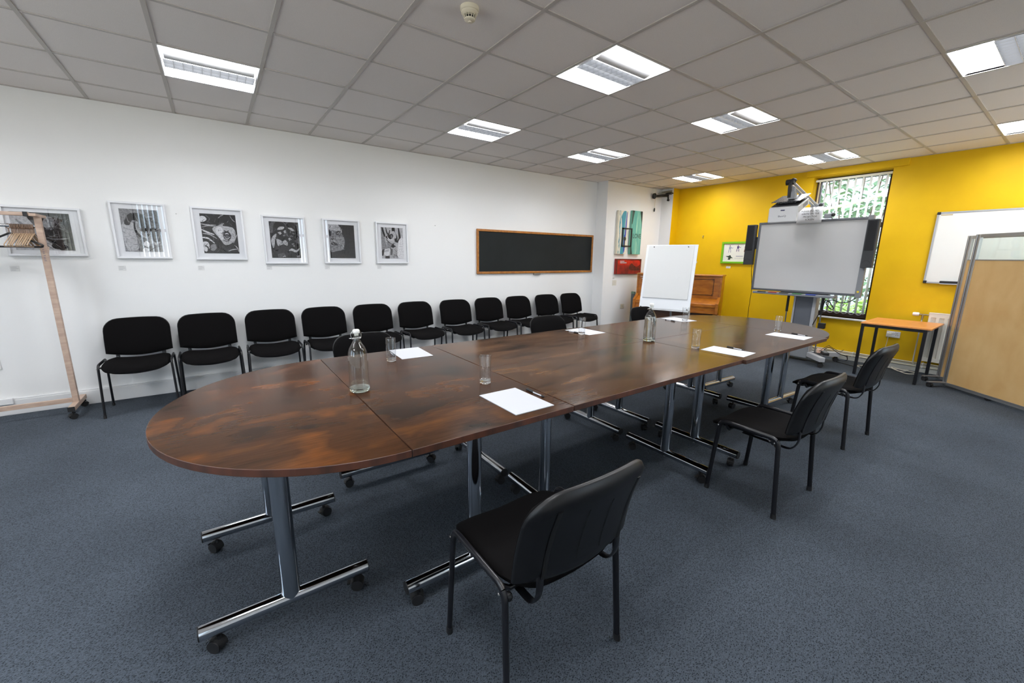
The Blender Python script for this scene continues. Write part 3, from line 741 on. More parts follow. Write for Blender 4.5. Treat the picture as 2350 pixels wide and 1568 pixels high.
A0=[(4,'p',[(0,0),(.4,0),(.36,.5),(.45,1),(0,1)]),(3,'s',[(.1,.8),(.2,.6),(.15,.3)],.03),(1,'p',[(.3,1),(.4,.6),(.55,.3),(.75,.0),(1,0),(1,1)]),(3,'p',[(.52,.7),(.6,.9),(.72,.85),(.7,.6),(.6,.55)]),
 (0,'p',[(.5,.36),(.62,.42),(.78,.4),(.92,.32),(.8,.2),(.62,.18)]),(3,'s',[(.52,.34),(.7,.3),(.9,.33)],.018),(0,'e',((.7,.12),(.1,.09))),(2,'s',[(.55,.55),(.7,.62),(.88,.56)],.02),(4,'s',[(.6,.9),(.63,.75),(.62,.62)],.015),
 (2,'s',[(.75,.95),(.8,.7),(.95,.5)],.02),(0,'p',[(.0,1),(.98,1),(.98,.93),(.3,.93)])]+hatch(3,60,.5,.95,.1,.9,[2,3,1],.006)
A1=[(3,'p',[(0,.0),(.45,0),(.5,.4),(.3,.7),(0,.8)]),(4,'p',[(.02,.62),(.22,.7),(.38,.6),(.33,.35),(.36,.08),(.06,.04)]),(1,'p',[(.08,.66),(.18,.84),(.36,.92),(.62,.86),(.7,.6),(.62,.45),(.5,.5),(.44,.7),(.3,.74),(.2,.62)]),
 (0,'p',[(.1,.66),(.2,.86),(.38,.9),(.6,.84),(.5,.78),(.3,.78),(.2,.7)]),(4,'s',[(.42,.72),(.38,.55),(.5,.38),(.62,.34)],.014),(1,'s',[(.34,.7),(.34,.5),(.45,.36),(.56,.3)],.03),(2,'p',[(.36,.0),(.4,.2),(.46,.36),(.6,.3),(.7,.1),(.62,0)]),
 (5,'p',[(.5,.2),(.58,.26),(.66,.2),(.62,.12),(.52,.14)]),(5,'p',[(.46,.06),(.54,.1),(.62,.04),(.56,0),(.46,0)]),(0,'e',((.66,.4),(.04,.04))),(2,'p',[(.7,.9),(1,.95),(1,.3),(.85,.2),(.72,.4)]),(1,'s',[(.75,.85),(.86,.7),(.95,.72)],.04),(4,'s',[(.7,.3),(.8,.2),(.95,.24)],.03),(0,'s',[(.72,.52),(.85,.56),(.97,.5)],.03)]+hatch(5,80,.02,.98,.02,.98,[3,4,2],.005)
A2=[(4,'p',[(.3,.62),(.5,.72),(.66,.78),(.9,.66),(.95,.5),(.85,.3),(.62,.22),(.48,.38)]),(5,'p',[(.38,.62),(.55,.68),(.6,.5),(.55,.34),(.46,.42)]),(0,'p',[(.6,.72),(.75,.82),(.95,.76),(.92,.68),(.75,.7)]),(0,'s',[(.62,.6),(.7,.56),(.76,.6)],.018),
 (0,'e',((.7,.46),(.115,.115))),(2,'e',((.7,.44),(.055,.035))),(5,'s',[(.64,.5),(.7,.52),(.75,.5)],.012),(4,'s',[(.61,.45),(.68,.375),(.79,.44)],.012),
 (5,'p',[(.0,.92),(.12,.93),(.18,.86),(.1,.8),(0,.8)]),(4,'s',[(.0,.74),(.2,.72),(.42,.72)],.014),(4,'s',[(.02,.66),(.2,.7),(.42,.68)],.01),(5,'s',[(.0,.6),(.14,.54),(.34,.48)],.022),(4,'s',[(.02,.5),(.2,.48),(.4,.38)],.014),(5,'s',[(.0,.4),(.15,.38),(.32,.26)],.022),
 (5,'p',[(.0,.28),(.14,.28),(.16,.14),(.06,.04),(0,.1)]),(3,'p',[(.2,.2),(.32,.24),(.36,.14),(.26,.06),(.18,.1)]),(0,'s',[(.04,.2),(.12,.14),(.1,.04)],.02),(4,'s',[(.5,.9),(.58,.96),(.66,.99)],.01),(4,'s',[(.84,.98),(.9,.88),(.98,.82)],.01),(4,'s',[(.68,.06),(.8,.1),(.95,.12)],.012),(4,'s',[(.86,.28),(.94,.42),(.99,.5)],.014),
 (4,'s',[(.88,.22),(.96,.14),(.99,.04)],.016),(2,'s',[(.16,.95),(.26,.88),(.18,.78)],.012)]+hatch(9,90,.0,1,.0,1,[2,3,1,0,2],.005,.05)
A3=[(2,'p',[(0,.7),(.1,1),(.5,1),(.9,1),(1,.8),(1,.4),(.6,.6),(.2,.7)]),(0,'p',[(.12,.7),(.18,.95),(.4,1),(.55,.9),(.56,.7),(.45,.55),(.25,.56)]),(0,'p',[(.58,.9),(.7,1),(.88,.95),(.96,.7),(.86,.5),(.7,.52),(.6,.66)]),
 (4,'p',[(.26,.78),(.34,.86),(.5,.86),(.46,.8),(.36,.78)]),(4,'p',[(.26,.7),(.36,.73),(.4,.68),(.34,.64)]),(4,'p',[(.46,.74),(.54,.78),(.55,.7),(.5,.68)]),(3,'p',[(.42,.62),(.5,.66),(.52,.62),(.46,.6)]),
 (4,'p',[(.62,.84),(.75,.84),(.86,.76),(.76,.76),(.68,.8)]),(3,'s',[(.72,.78),(.7,.72),(.68,.7)],.012),(3,'s',[(.76,.7),(.82,.68),(.88,.68)],.012),(3,'s',[(.66,.6),(.72,.62),(.78,.6)],.01),
 (4,'p',[(.02,.5),(.12,.62),(.22,.66),(.16,.5),(.1,.3),(.05,.3)]),(4,'p',[(.2,.52),(.32,.5),(.4,.46),(.5,.5),(.58,.42),(.54,.34),(.42,.38),(.28,.33),(.22,.36)]),(4,'p',[(.6,.54),(.66,.57),(.72,.52),(.64,.48)]),
 (1,'p',[(.15,.35),(.3,.32),(.6,.32),(.62,.1),(.2,.08)]),(2,'p',[(.2,.1),(.4,.14),(.5,.04),(.2,0)]),(4,'p',[(.58,.2),(.7,.27),(.84,.22),(.96,.28),(.94,.22),(.82,.16),(.68,.2)]),(3,'p',[(.7,.4),(.78,.42),(.82,.32),(.76,.32)]),(3,'p',[(.84,.06),(.96,.08),(.94,.02),(.86,.02)]),(4,'s',[(.36,.03),(.42,.05),(.46,.03)],.014)]+hatch(12,90,.0,1,.0,1,[2,1,2,0,1],.006,.05)
A4=[(3,'p',[(0,1),(.3,1),(.45,.86),(.52,.7),(.6,.55),(.58,.4),(.5,.26),(.3,.22),(0,.24)]),(4,'p',[(.02,1),(.36,1),(.46,.86),(.4,.8),(.2,.82),(.02,.86)]),(1,'p',[(.0,.82),(.08,.82),(.12,.72),(.06,.66),(0,.68)]),(1,'p',[(.26,.76),(.36,.82),(.5,.8),(.5,.74),(.4,.66),(.3,.68)]),
 (4,'s',[(.32,.73),(.38,.76),(.46,.72)],.012),(0,'e',((.4,.72),(.03,.025))),(0,'p',[(.08,.58),(.14,.6),(.2,.57),(.18,.53),(.1,.53)]),(2,'s',[(.2,.8),(.16,.66),(.12,.6)],.016),(1,'p',[(.06,.46),(.18,.48),(.3,.42),(.32,.39),(.2,.38),(.08,.4)]),(0,'s',[(.06,.43),(.18,.43),(.3,.4)],.008),
 (4,'s',[(.3,.64),(.42,.6),(.52,.62)],.02),(2,'s',[(.04,.9),(.1,.95),(.2,.92)],.01)]+hatch(15,90,.03,.55,.27,.98,[2,4,5,2],.006,.05)+hatch(16,9,.5,1,.05,.95,[2],.0022,.16)
A5=[(4,'p',[(0,0),(1,0),(1,1),(0,1)]),(3,'p',[(.0,1),(.12,.98),(.16,.6),(.26,.3),(.0,.3)]),(0,'s',[(.06,1),(.1,.85),(.18,.7)],.04),(0,'s',[(.22,1),(.26,.84),(.34,.78),(.4,.92)],.03),(0,'p',[(.5,1),(.62,1),(.64,.86),(.74,.7),(.72,.6),(.6,.6),(.58,.75),(.5,.85)]),(0,'s',[(.8,1),(.82,.85),(.84,.66),(.74,.56),(.6,.58)],.05),
 (4,'p',[(.48,.86),(.6,.88),(.68,.76),(.66,.66),(.54,.68)]),(0,'p',[(.2,.7),(.34,.76),(.5,.8),(.54,.72),(.46,.64),(.3,.62)]),(5,'s',[(.28,.72),(.32,.64),(.42,.6),(.52,.62)],.018),(3,'e',((.46,.71),(.03,.05))),(0,'s',[(.22,.62),(.34,.52),(.5,.46),(.62,.52)],.02),(4,'p',[(.3,.6),(.44,.56),(.58,.58),(.6,.5),(.46,.5)]),
 (3,'p',[(.24,.52),(.36,.5),(.48,.46),(.42,.34),(.28,.3)]),(1,'p',[(.4,.4),(.52,.46),(.66,.4),(.5,.34)]),(2,'p',[(.38,.34),(.5,.3),(.46,.12),(.38,.1)]),(5,'p',[(.05,.24),(.16,.3),(.36,.32),(.38,.22),(.3,.1),(.14,.1)]),(0,'s',[(.12,.24),(.24,.27),(.36,.28)],.007),(0,'s',[(.1,.21),(.22,.23),(.34,.24)],.006),(1,'p',[(.14,.08),(.34,.08),(.34,.0),(.14,.0)]),(1,'p',[(.0,.24),(.08,.3),(.12,.28),(.06,.1),(.0,.1)]),(5,'p',[(.8,.6),(1,.65),(1,.0),(.72,.0),(.72,.3)])]+hatch(21,26,.44,.7,.04,.3,[2,1],.004,.06,2.3)
framed('wide framed picture of a dark mouth, behind the coat rack',-.672,-.183,1.415,1.84,(.10,.84,.12,.88),A0,4)
framed('framed drawing in soft greys of a curled dark shape, beside the coat rack',.013,.424,1.398,1.928,PR,A1,3)
framed('framed picture of a screaming open-mouthed face with flying hair',.62,1.068,1.39,1.925,PR,A2,0)
framed('framed picture of two dark-haired figures leaning heads together',1.24,1.672,1.348,1.882,PR,A3,0)
framed('framed picture of half a pale face against a black ground',1.865,2.297,1.351,1.882,PR,A4,1)
framed('framed brush drawing of a face bent over a hand, nearest the blackboard',2.502,2.929,1.352,1.88,PR,A5,5)
def caption(label,x,z,y,axis='x',w=.055,h=.048,col=CARDM):
    mb=MB(); mb.box(-w/2,w/2,-.003,0,-h/2,h/2,0)
    for k,(l,s) in enumerate(((.62,0),(.8,1),(.5,1))): mb.box(-w*.4,-w*.4+w*l,-.0034,-.003,h*(.28-.26*k)-.0008,h*(.28-.26*k)+.0008,2)
    o=mb.build('caption_card',[col,INK,GREYINK],None,smooth=0)
    o.location=(x,y,z) if axis=='x' else (y,x,z); o.rotation_euler=(0,0,0 if axis=='x' else -PI/2)
    return tag(o,label,'label','small caption cards on the walls')
for lab,x in (('small caption card under the wide picture behind the coat rack',-.661),('small caption card under the soft grey drawing',.031),('small caption card under the screaming face picture',.646),
  ('small caption card under the picture of two figures',1.27),('small caption card under the half face picture',1.89),('small caption card under the brush drawing nearest the blackboard',2.531)): caption(lab,x,1.304,YW)
for nm,lab,x,z in (('wall_hook','tiny nail in the white wall right of the soft grey drawing',.503,1.843),('wall_hook','tiny nail in the white wall between the pictures and the blackboard',3.343,1.875)):
    mb=MB(); mb.tube([(0,0,0),(0,-.018,0)],.004,8); o=mb.build(nm,STEEL,None,loc=(x,YW,z)); tag(o,lab,'nail')
# blackboard
t=thing('blackboard','long black chalkboard with a thin orange-brown wooden frame','blackboard',(5.26,YW-.002,1.53)); w,h,f=1.247,.336,.035
WD=wood_mat('oak_varnish_frame',(176,116,44),(140,84,28),(9,9,9),.4)
mb=MB()
for q in ((-w,w,-.028,0,-h,-h+f),(-w,w,-.028,0,h-f,h),(-w,-w+f,-.028,0,-h+f,h-f),(w-f,w,-.028,0,-h+f,h-f)): mb.box(*q)
mb.build('frame',WD,t,smooth=0,bevel=.006,seg=2)
MB().box(-w+f,w-f,-.014,-.002,-h+f,h-f).build('writing_surface',mat('chalkboard_black',(24,27,27),.75,spec=.25,vary=(2,(30,34,34),.3,.7)),t,smooth=0)
MB().box(-.14,.0,-.03,.0,-h-.025,-h-.0).build('chalk_ledge',ALU,t,smooth=0)
# sockets, trunking
def socket(label,x,z,y,axis='x',w=.146,h=.086,plug=False,col=None):
    t=thing('wall_socket',label,'socket',(x,y,z) if axis=='x' else (y,x,z),0 if axis=='x' else -PI/2,'wall sockets')
    MB().box(-w/2,w/2,-.012,0,-h/2,h/2).build('plate',col or mat('socket_white',(222,222,220),.4),t,smooth=0,bevel=.004)
    mb=MB()
    for cx_ in ([-.04,.04] if w>.1 else [0]):
        for a,b in ((0,.018),(-.011,-.006),(.011,-.006)): mb.box(cx_+a-.003,cx_+a+.003,-.0125,-.012,b-.006,b+.002)
    mb.build('pin_holes',INK,t,smooth=0)
    mb=MB(); 
    for cx_ in ([-.01,.01] if w>.1 else [.03]): mb.box(cx_-.005,cx_+.005,-.015,-.012,.012,.03)
    mb.build('rocker_switch',mat('switch_white',(235,235,235),.3),t,smooth=0,bevel=.001,seg=1)
    return t
socket('white double socket low on the white wall at the picture edge',-.945,.467,YW)
socket('small brushed single socket low on the white wall beside the piano',7.155,.54,Y2,w=.1,col=mat('beige_plate',(196,190,170),.45))
socket('white double socket with a plug in it under the orange-topped desk',-3.545,.462,XW,'y')
caption('blank white thermostat-like plate on the wall under the red canvas',6.89,1.0,Y2,w=.11,h=.10,col=mat('offwhite_plate',(214,211,198),.5))
caption('tiny caption card above the white plate under the red canvas',6.86,1.085,Y2,w=.05,h=.03)
tag(MB().box(-1.6,-.845,YW-.045,YW-.018,.105,.16).build('cable_trunking',SKIRT,None,smooth=0,bevel=.003),'white cable trunking on the skirting at the coat rack','trunking')
tag(MB().box(6.66,6.95,Y2-.05,Y2-.018,.12,.19).build('cable_trunking',mat('beige_trunking',(206,204,190),.5),None,smooth=0,bevel=.003),'short pale trunking box low at the step beside the last wall chair','trunking')

# ---------------------------------------------------------------- canvases on the far white wall
def cmat(n,c,c2,sx=30,sz=2,lo=.4,hi=.6):
    m=bpy.data.materials.new(n); m.use_nodes=True; nt=m.node_tree; b=nt.nodes['Principled BSDF']; b.inputs['Roughness'].default_value=.6
    tc=nt.nodes.new('ShaderNodeTexCoord'); mp=nt.nodes.new('ShaderNodeMapping'); mp.inputs['Scale'].default_value=(sx,1,sz)
    nz=nt.nodes.new('ShaderNodeTexNoise'); nz.inputs['Scale'].default_value=1; nz.inputs['Detail'].default_value=5
    nt.links.new(tc.outputs['Object'],mp.inputs[0]); nt.links.new(mp.outputs[0],nz.inputs['Vector'])
    cr=ramp(nt,[(lo,c),(hi,c2)]); nt.links.new(nz.outputs['Fac'],cr.inputs[0]); nt.links.new(cr.outputs[0],b.inputs['Base Color']); return m
CA=[cmat('cream_paint',(222,218,200),(206,200,178)),cmat('teal_paint',(52,128,146),(70,150,165)),cmat('blue_paint',(40,50,160),(60,80,170)),mat('dark_paint',(18,24,34),.5),cmat('drip_paint',(60,128,144),(214,212,198),40,9)]
t=thing('canvas_painting','tall cream canvas with teal and blue drips and a dark key shape','canvas',(6.978,Y2-.002,1.923)); w,h=.138,.387
MB().box(-w,w,-.045,0,-h,h).build('canvas',CA[0],t,smooth=0,bevel=.002,seg=1)
art('painted_drips',-w,w,-h,h,[(4,'p',[(.1,.0),(.26,.05),(.3,.5),(.22,1),(.1,1),(.14,.5)]),(1,'p',[(.3,.86),(.5,.98),(.78,.99),(.72,.7),(.7,.3),(.66,.0),(.34,.0),(.42,.3),(.4,.6),(.34,.8)]),(1,'s',[(.24,.9),(.2,.6),(.22,.5)],.035),(2,'s',[(.86,.98),(.82,.7),(.78,.4),(.72,.02)],.06),
  (2,'p',[(.64,.4),(.78,.44),(.8,.1),(.7,.04),(.66,.2)]),(3,'e',((.76,.36),(.13,.05))),(3,'s',[(.76,.34),(.74,.24),(.76,.17)],.05),(3,'s',[(.68,.2),(.76,.19),(.84,.18)],.03)],CA,t,y=-.0475,base=0)
t2=thing('wire_frame_ornament','thin black rectangular frame fixed across the two tall canvases','ornament',(7.10,Y2-.052,1.84)); mb=MB(); w,h=.14,.17
for q in ((-w,w,-.012,0,-h,-h+.022),(-w,w,-.012,0,h-.022,h),(-w,-w+.03,-.012,0,-h,h),(w-.03,w,-.012,0,-h,h)): mb.box(*q)
mb.build('frame',CA[3],t2,smooth=0)
t=thing('canvas_painting','tall teal green canvas with the word LOVE','canvas',(7.375,Y2-.002,1.935)); w,h=.15,.40
CB=[cmat('green_teal_wash',(70,150,142),(120,180,160),16,1.2,.35,.65),cmat('pale_drip',(160,206,180),(104,170,152),30,3),mat('dark_green_paint',(22,34,30),.6,vary=(12,(44,72,64),.4,.6)),mat('black_lettering',(16,26,28),.6)]  # dark green patches in the canvas corners
MB().box(-w,w,-.045,0,-h,h).build('canvas',CB[0],t,smooth=0,bevel=.002,seg=1)
art('painted_wash',-w,w,-h,h,[(2,'p',[(.0,1),(.22,1),(.14,.85),(.06,.7),(.0,.72)]),(2,'p',[(.78,1),(1,1),(1,.6),(.94,.74),(.84,.88)]),(2,'p',[(.0,.0),(.2,.0),(.12,.14),(.04,.28),(.0,.3)]),(1,'s',[(.6,.98),(.52,.7),(.5,.48)],.07),(1,'s',[(.5,.3),(.56,.15),(.52,.0)],.09),(1,'s',[(.74,.92),(.7,.7),(.74,.56)],.03)],CB,t,y=-.0475,base=0)
mb=text_mb('LOVE',.12,T_(0.02,-.0485,-.10,0,0,PI/2),sx=.82); mb.build('lettering',CB[3],t,smooth=0)
t=thing('canvas_painting','wide red canvas with dark blotches and small white words','canvas',(7.225,Y2-.002,1.306)); w,h=.365,.141
CR=[cmat('red_paint',(150,24,14),(96,14,10),5,5,.4,.65),mat('bright_red_paint',(190,30,20),.5,vary=(14,(150,20,14),.4,.6)),mat('dark_red_blotch',(58,18,12),.6,vary=(20,(90,20,12),.4,.6)),PAPER]
MB().box(-w,w,-.045,0,-h,h).build('canvas',CR[0],t,smooth=0,bevel=.002,seg=1)
sh_=[(1,'p',[(.08,.85),(.3,.92),(.6,.86),(.9,.9),(.94,.6),(.7,.5),(.4,.6),(.1,.6)]),(2,'p',[(.52,.55),(.6,.7),(.68,.6),(.8,.46),(.95,.4),(.96,.24),(.7,.22),(.52,.3)]),(2,'p',[(0,0),(.03,0),(.04,.5),(.03,1),(0,1)]),(2,'p',[(0,1),(0,.93),(.5,.96),(1,.9),(1,1)])]
for k,(u0,u1,v) in enumerate(((.14,.28,.84),(.14,.39,.74))):
    x=u0; R=random.Random(k)
    while x<u1: d=R.uniform(.012,.022); sh_.append((3,'p',[(x,v-.03),(x+d,v-.03),(x+d,v+.03),(x,v+.03)])); x+=d+.006
art('painted_field',-w,w,-h,h,sh_,CR,t,y=-.0475,base=0)

# spotlight-like CCTV camera and cord pull in the corner
t=thing('corner_camera','black camera on a bracket high in the white corner','camera',(8.03,.06,2.66))
mb=MB(); mb.box(-.02,.12,-.01,.165,.045,.052); mb.box(.10,.118,-.06,.16,.02,.10); mb.build('bracket',mat('grey_bracket',(150,146,130),.5),t,smooth=0)
mb=MB(); mb.tube([(-.20,.10,-.02),(.06,-.02,-.0)],.024,16); mb.build('camera_body',BPLA,t)
mb=MB(); mb.lathe([(.0,0),(.03,.0),(.055,.02),(.05,.05),(0,.055)],20,T=T_(-.18,.09,-.018,math.atan2(.12,-.26),PI/2)); mb.build('lens_hood',BPLA,t)
mb=MB(); mb.tube([(.05,-.02,0),(.02,-.05,-.075)],.014,10); mb.lathe([(0,-.02),(.02,-.015),(.02,.015),(0,.02)],14,T=T_(.015,-.055,-.09,0,PI/2)); mb.box(.02,.10,-.10,.02,.03,.05); mb.build('mounting_arm',BPLA,t)
t=thing('pull_cord','thin cord with a black toggle hanging below the corner camera','cord',(7.9,Y2-.03,2.40))
MB().tube([(0,0,.02),(0,0,.37)],.0018,6).build('cord',mat('cream_cord',(190,170,120),.7),t)
MB().lathe([(0,-.04),(.012,-.036),(.014,0),(.010,.028),(0,.032)],12).build('toggle',RUB,t)

# ---------------------------------------------------------------- coat rack
RW=wood_mat('pinkish_beech_rack',(196,172,154),(170,144,128),(3,3,12),.5)
t=thing('coat_rack','pale wooden coat rack on castors at the white wall','coat rack',(-.40,.2,0))
MB().box(-.02,.02,-.02,.02,.11,1.735).build('upright',RW,t,smooth=0,bevel=.003)
u2_=MB().box(-1.62,-1.58,-.02,.02,.11,1.735).build('upright',RW,t,smooth=0,bevel=.003)
mb=MB(); f1=mb.box(-.022,.022,-.19,.235,.075,.115).build('foot',RW,t,smooth=0,bevel=.003)
f2=MB().box(-1.622,-1.578,-.19,.235,.075,.115).build('foot',RW,t,smooth=0,bevel=.003)
for f,x in ((f1,0),(f2,-1.6)):
    MB().box(x-.023,x+.023,-.194,-.188,.074,.116).build('end_cap',RUB,f,smooth=0)
    for y in (-.17,.21):
        mb=MB(); caster_mb(mb,x,y,0,.6,.024); mb.tube([(x,y,.045),(x,y,.078)],.006,8); mb.build('caster',RUB,f)
MB().box(-1.6,-.02,-.012,.012,.112,.152).build('lower_rail',RW,t,smooth=0,bevel=.002)
mb=MB(); mb.add([(-.02,-.12,1.735),(.02,-.12,1.735),(.02,.15,1.735),(-.02,.15,1.735),(-.02,-.12,1.758),(.02,-.12,1.758),(.02,.15,1.758),(-.02,.15,1.758)],[(3,2,1,0),(4,5,6,7),(0,1,5,4),(1,2,6,5),(2,3,7,6),(3,0,4,7)]); mb.build('top_cross_piece',RW,t,smooth=0,bevel=.003)
MB().box(-1.6,-.025,-.10,-.06,1.737,1.765).build('top_rail',RW,t,smooth=0,bevel=.003)
MB().box(-.055,-.03,-.105,-.055,1.733,1.769).build('rail_joint',RUB,t,smooth=0)
MB().tube([(-1.59,0,1.66),(-.01,0,1.66)],.0125,14).build('hanging_rail',CHROME,t)
mb=MB(); mb.tube([(.0,.02,1.40),(.0,.10,1.49)],.012,8); mb.build('coat_peg',RW,t)
mb=MB(); R=random.Random(2); z=1.50
for k in range(9): 
    mb.box(.0-.007+R.uniform(-.002,.002),.001+R.uniform(0,.006),-.0206,-.0201,z-.003,z+.001); z-=R.uniform(.012,.02)
mb.build('pen_mark',mat('blue_pen',(104,104,128),.7),t,smooth=0)
def make_hanger(m,name,label,grp,w=.21,th=.0036):
    t=thing(name,label,'hanger',group=grp)
    mb=MB(); mb.tube(fillet([(0,0,-.055),(0,-w,-.15),(0,-w+.01,-.165),(0,w-.01,-.165),(0,w,-.15),(0,0,-.055)],.02,4),th,8); mb.build('bar',m,t)
    mb=MB(); mb.tube([(0,.017*math.sin(a*PI/8),.017*math.cos(a*PI/8)) for a in range(16)],.0038,8,closed=True); mb.tube([(0,0,-.017),(0,0,-.058)],.004,8); mb.build('ring_hook',mat('brown_ring',(136,112,96),.4),t)
    return t
HM=mat('tan_plastic_hanger',(178,152,124),.4); hl='tan anti-theft coat hanger in the cluster at the coat rack upright'
hg=None
for k in range(15):
    loc=(-.436-.0088*k,.2,1.655); rz=random.uniform(-.05,.05)
    if hg is None:
        hg=make_hanger(HM,'coat_hanger',hl,'tan coat hangers on the rack rail'); hg.location=loc; hg.rotation_euler=(0,0,rz)
    else: dup(hg,loc,rz,hl)
o=make_hanger(mat('black_plastic_hanger',(18,18,20),.4),'coat_hanger','black coat hanger turned sideways among the tan ones','tan coat hangers on the rack rail',.22,.008); del o['group']; o.location=(-.575,.2,1.655); o.rotation_euler=(0,0,1.1)

# ---------------------------------------------------------------- upright piano
PW=wood_mat('piano_veneer',(178,110,32),(146,82,20),(2,2,7),.28,4); PD=wood_mat('piano_dark_veneer',(104,60,20),(78,42,14),(2,2,7),.35,4)
rzp=math.radians(21.5)     # front faces the table
t=thing('upright_piano','orange-brown upright piano with a closed lid in the far corner behind the flipchart','piano',(7.36,-.785,0),rzp)
# local: front is -x, width along y
pw=.71
mb=MB(); mb.box(.02,.40,-pw,-pw+.03,0,1.17); mb.box(.02,.40,pw-.03,pw,0,1.17); mb.box(.36,.40,-pw+.03,pw-.03,0,1.17); mb.build('case',PW,t,smooth=0,bevel=.004)
mb=MB(); mb.box(.0,.42,-pw-.01,pw+.01,1.17,1.198); mb.build('top_lid',PW,t,smooth=0,bevel=.008,seg=3)
mb=MB(); mb.box(.035,.055,-pw+.03,pw-.03,.80,1.17); mb.build('upper_panel',PW,t,smooth=0)
mb=MB()
for y0,y1 in ((-pw+.12,-.06),(.06,pw-.12)):
    for q in ((y0,y1,.85,.862),(y0,y1,1.118,1.13),(y0,y0+.012,.862,1.118),(y1-.012,y1,.862,1.118)): mb.box(.027,.036,*q)
    for y in (y0,y1-.03):
        for z in (.845,1.105): mb.box(.022,.036,y,y+.03,z,z+.03)
mb.build('panel_moulding',PD,t,smooth=0,bevel=.003)
mb=MB(); mb.add([(-.14,-pw+.04,.715),(-.14,pw-.04,.715),(.04,pw-.04,.80),(.04,-pw+.04,.80),(-.14,-pw+.04,.69),(-.14,pw-.04,.69),(.04,pw-.04,.69),(.04,-pw+.04,.69)],[(0,3,2,1),(4,5,6,7),(0,1,5,4),(1,2,6,5),(2,3,7,6),(3,0,4,7)]); mb.build('key_lid',PW,t,smooth=0,bevel=.003)
mb=MB(); mb.box(-.15,.04,-pw,pw,.66,.69); mb.box(-.135,.04,-pw,pw,.585,.66); mb.box(-.15,.04,-pw,pw,.555,.585); mb.build('key_bed',PW,t,smooth=0,bevel=.003)
for s_ in (-1,1):
    a,b=sorted((s_*(pw-.045),s_*pw)); mb=MB(); mb.add([(-.165,a,.73),(-.165,b,.73),(.03,b,.83),(.03,a,.83),(-.165,a,.555),(-.165,b,.555),(.03,b,.555),(.03,a,.555)],[(0,3,2,1),(4,5,6,7),(0,1,5,4),(1,2,6,5),(2,3,7,6),(3,0,4,7)]); mb.build('key_cheek',PW,t,smooth=0,bevel=.004)
    MB().tube([(-.11,s_*(pw-.04),.09),(-.11,s_*(pw-.04),.555)],.028,14,rb=.032).build('leg',PW,t)
    a,b=sorted((s_*(pw-.075),s_*pw)); MB().box(-.15,.05,a,b,.0,.09).build('toe_block',PW,t,smooth=0,bevel=.005)
MB().box(.04,.06,-pw+.03,pw-.03,.1,.555).build('lower_panel',PD,t,smooth=0)
MB().box(.03,.06,-pw+.03,pw-.03,.0,.1).build('bottom_rail',PW,t,smooth=0)
mb=MB(); 
for y in (-.08,0,.08): mb.tube([(-.05,y,.06),(.04,y,.06)],.012,8)
mb.build('pedal',mat('brass',(190,150,70),.25,1),t)
mb=MB(); mb.box(.024,.033,pw-.13,pw-.06,1.13,1.14); mb.box(.024,.033,pw-.13,pw-.08,1.095,1.105); mb.build('sticker',PAPER,t,smooth=0)
t=thing('folded_board','dark grey folded board leaning beside the piano end at the wall','board',(7.195,.0,0))
mb=MB(); mb.box(-.02,.0,-.04,.04,.1,.80,0); mb.build('board',mat('slate_grey_board',(70,76,76),.6),t,smooth=0,bevel=.003)
MB().box(-.021,.001,-.04,.04,.80,.84).build('green_top_edge',mat('green_plastic',(96,120,100),.5),t,smooth=0)
MB().box(-.02,.03,-.04,.04,0,.1).build('foot_block',RUB,t,smooth=0)

# ---------------------------------------------------------------- flipchart easel
t=thing('flipchart_easel','white flipchart easel with a blank pad in front of the piano','flipchart',(5.96,-1.53,1.2),.35)
yw0,yw1=-.345,.35; Tb=Matrix.Rotation(math.radians(11),4,'Y')
WM=mat('whiteboard_enamel',(216,219,222),.28,spec=.5)
MB().box(0,.018,yw0,yw1,-.45,.46,0,Tb).build('board',WM,t,smooth=0,bevel=.003)
MB().box(-.012,-.001,yw0+.045,yw1-.035,-.30,.445,0,Tb).build('paper_pad',mat('flipchart_paper',(205,206,205),.8),t,smooth=0)
mb=MB(); mb.box(-.022,.0,yw0+.0,yw1,-.475,-.45,0,Tb); mb.build('pen_tray',ALU,t,smooth=0,bevel=.002)
mb=MB()
for y in (yw0+.12,yw1-.11): mb.tube([(-.012,y,.425),(-.02,y,.425)],.007,10,T=Tb)
for y in (yw0+.03,yw1-.03): mb.tube([(-.0,y,-.44),(-.03,y,-.44)],.008,10,T=Tb)
mb.build('pad_peg',RUB,t)
for y0_,y1_,x1_ in ((yw0+.06,yw0-.02,-.32),(yw1-.06,yw1+.04,-.32)):
    mb=MB(); mb.tube([(.125,y0_,.36),(-.13,y1_,-1.195)],.014,12); mb.build('leg',ALU,t)
MB().tube([(.135,-.01,.36),(.50,0,-1.195)],.014,12).build('leg',ALU,t)

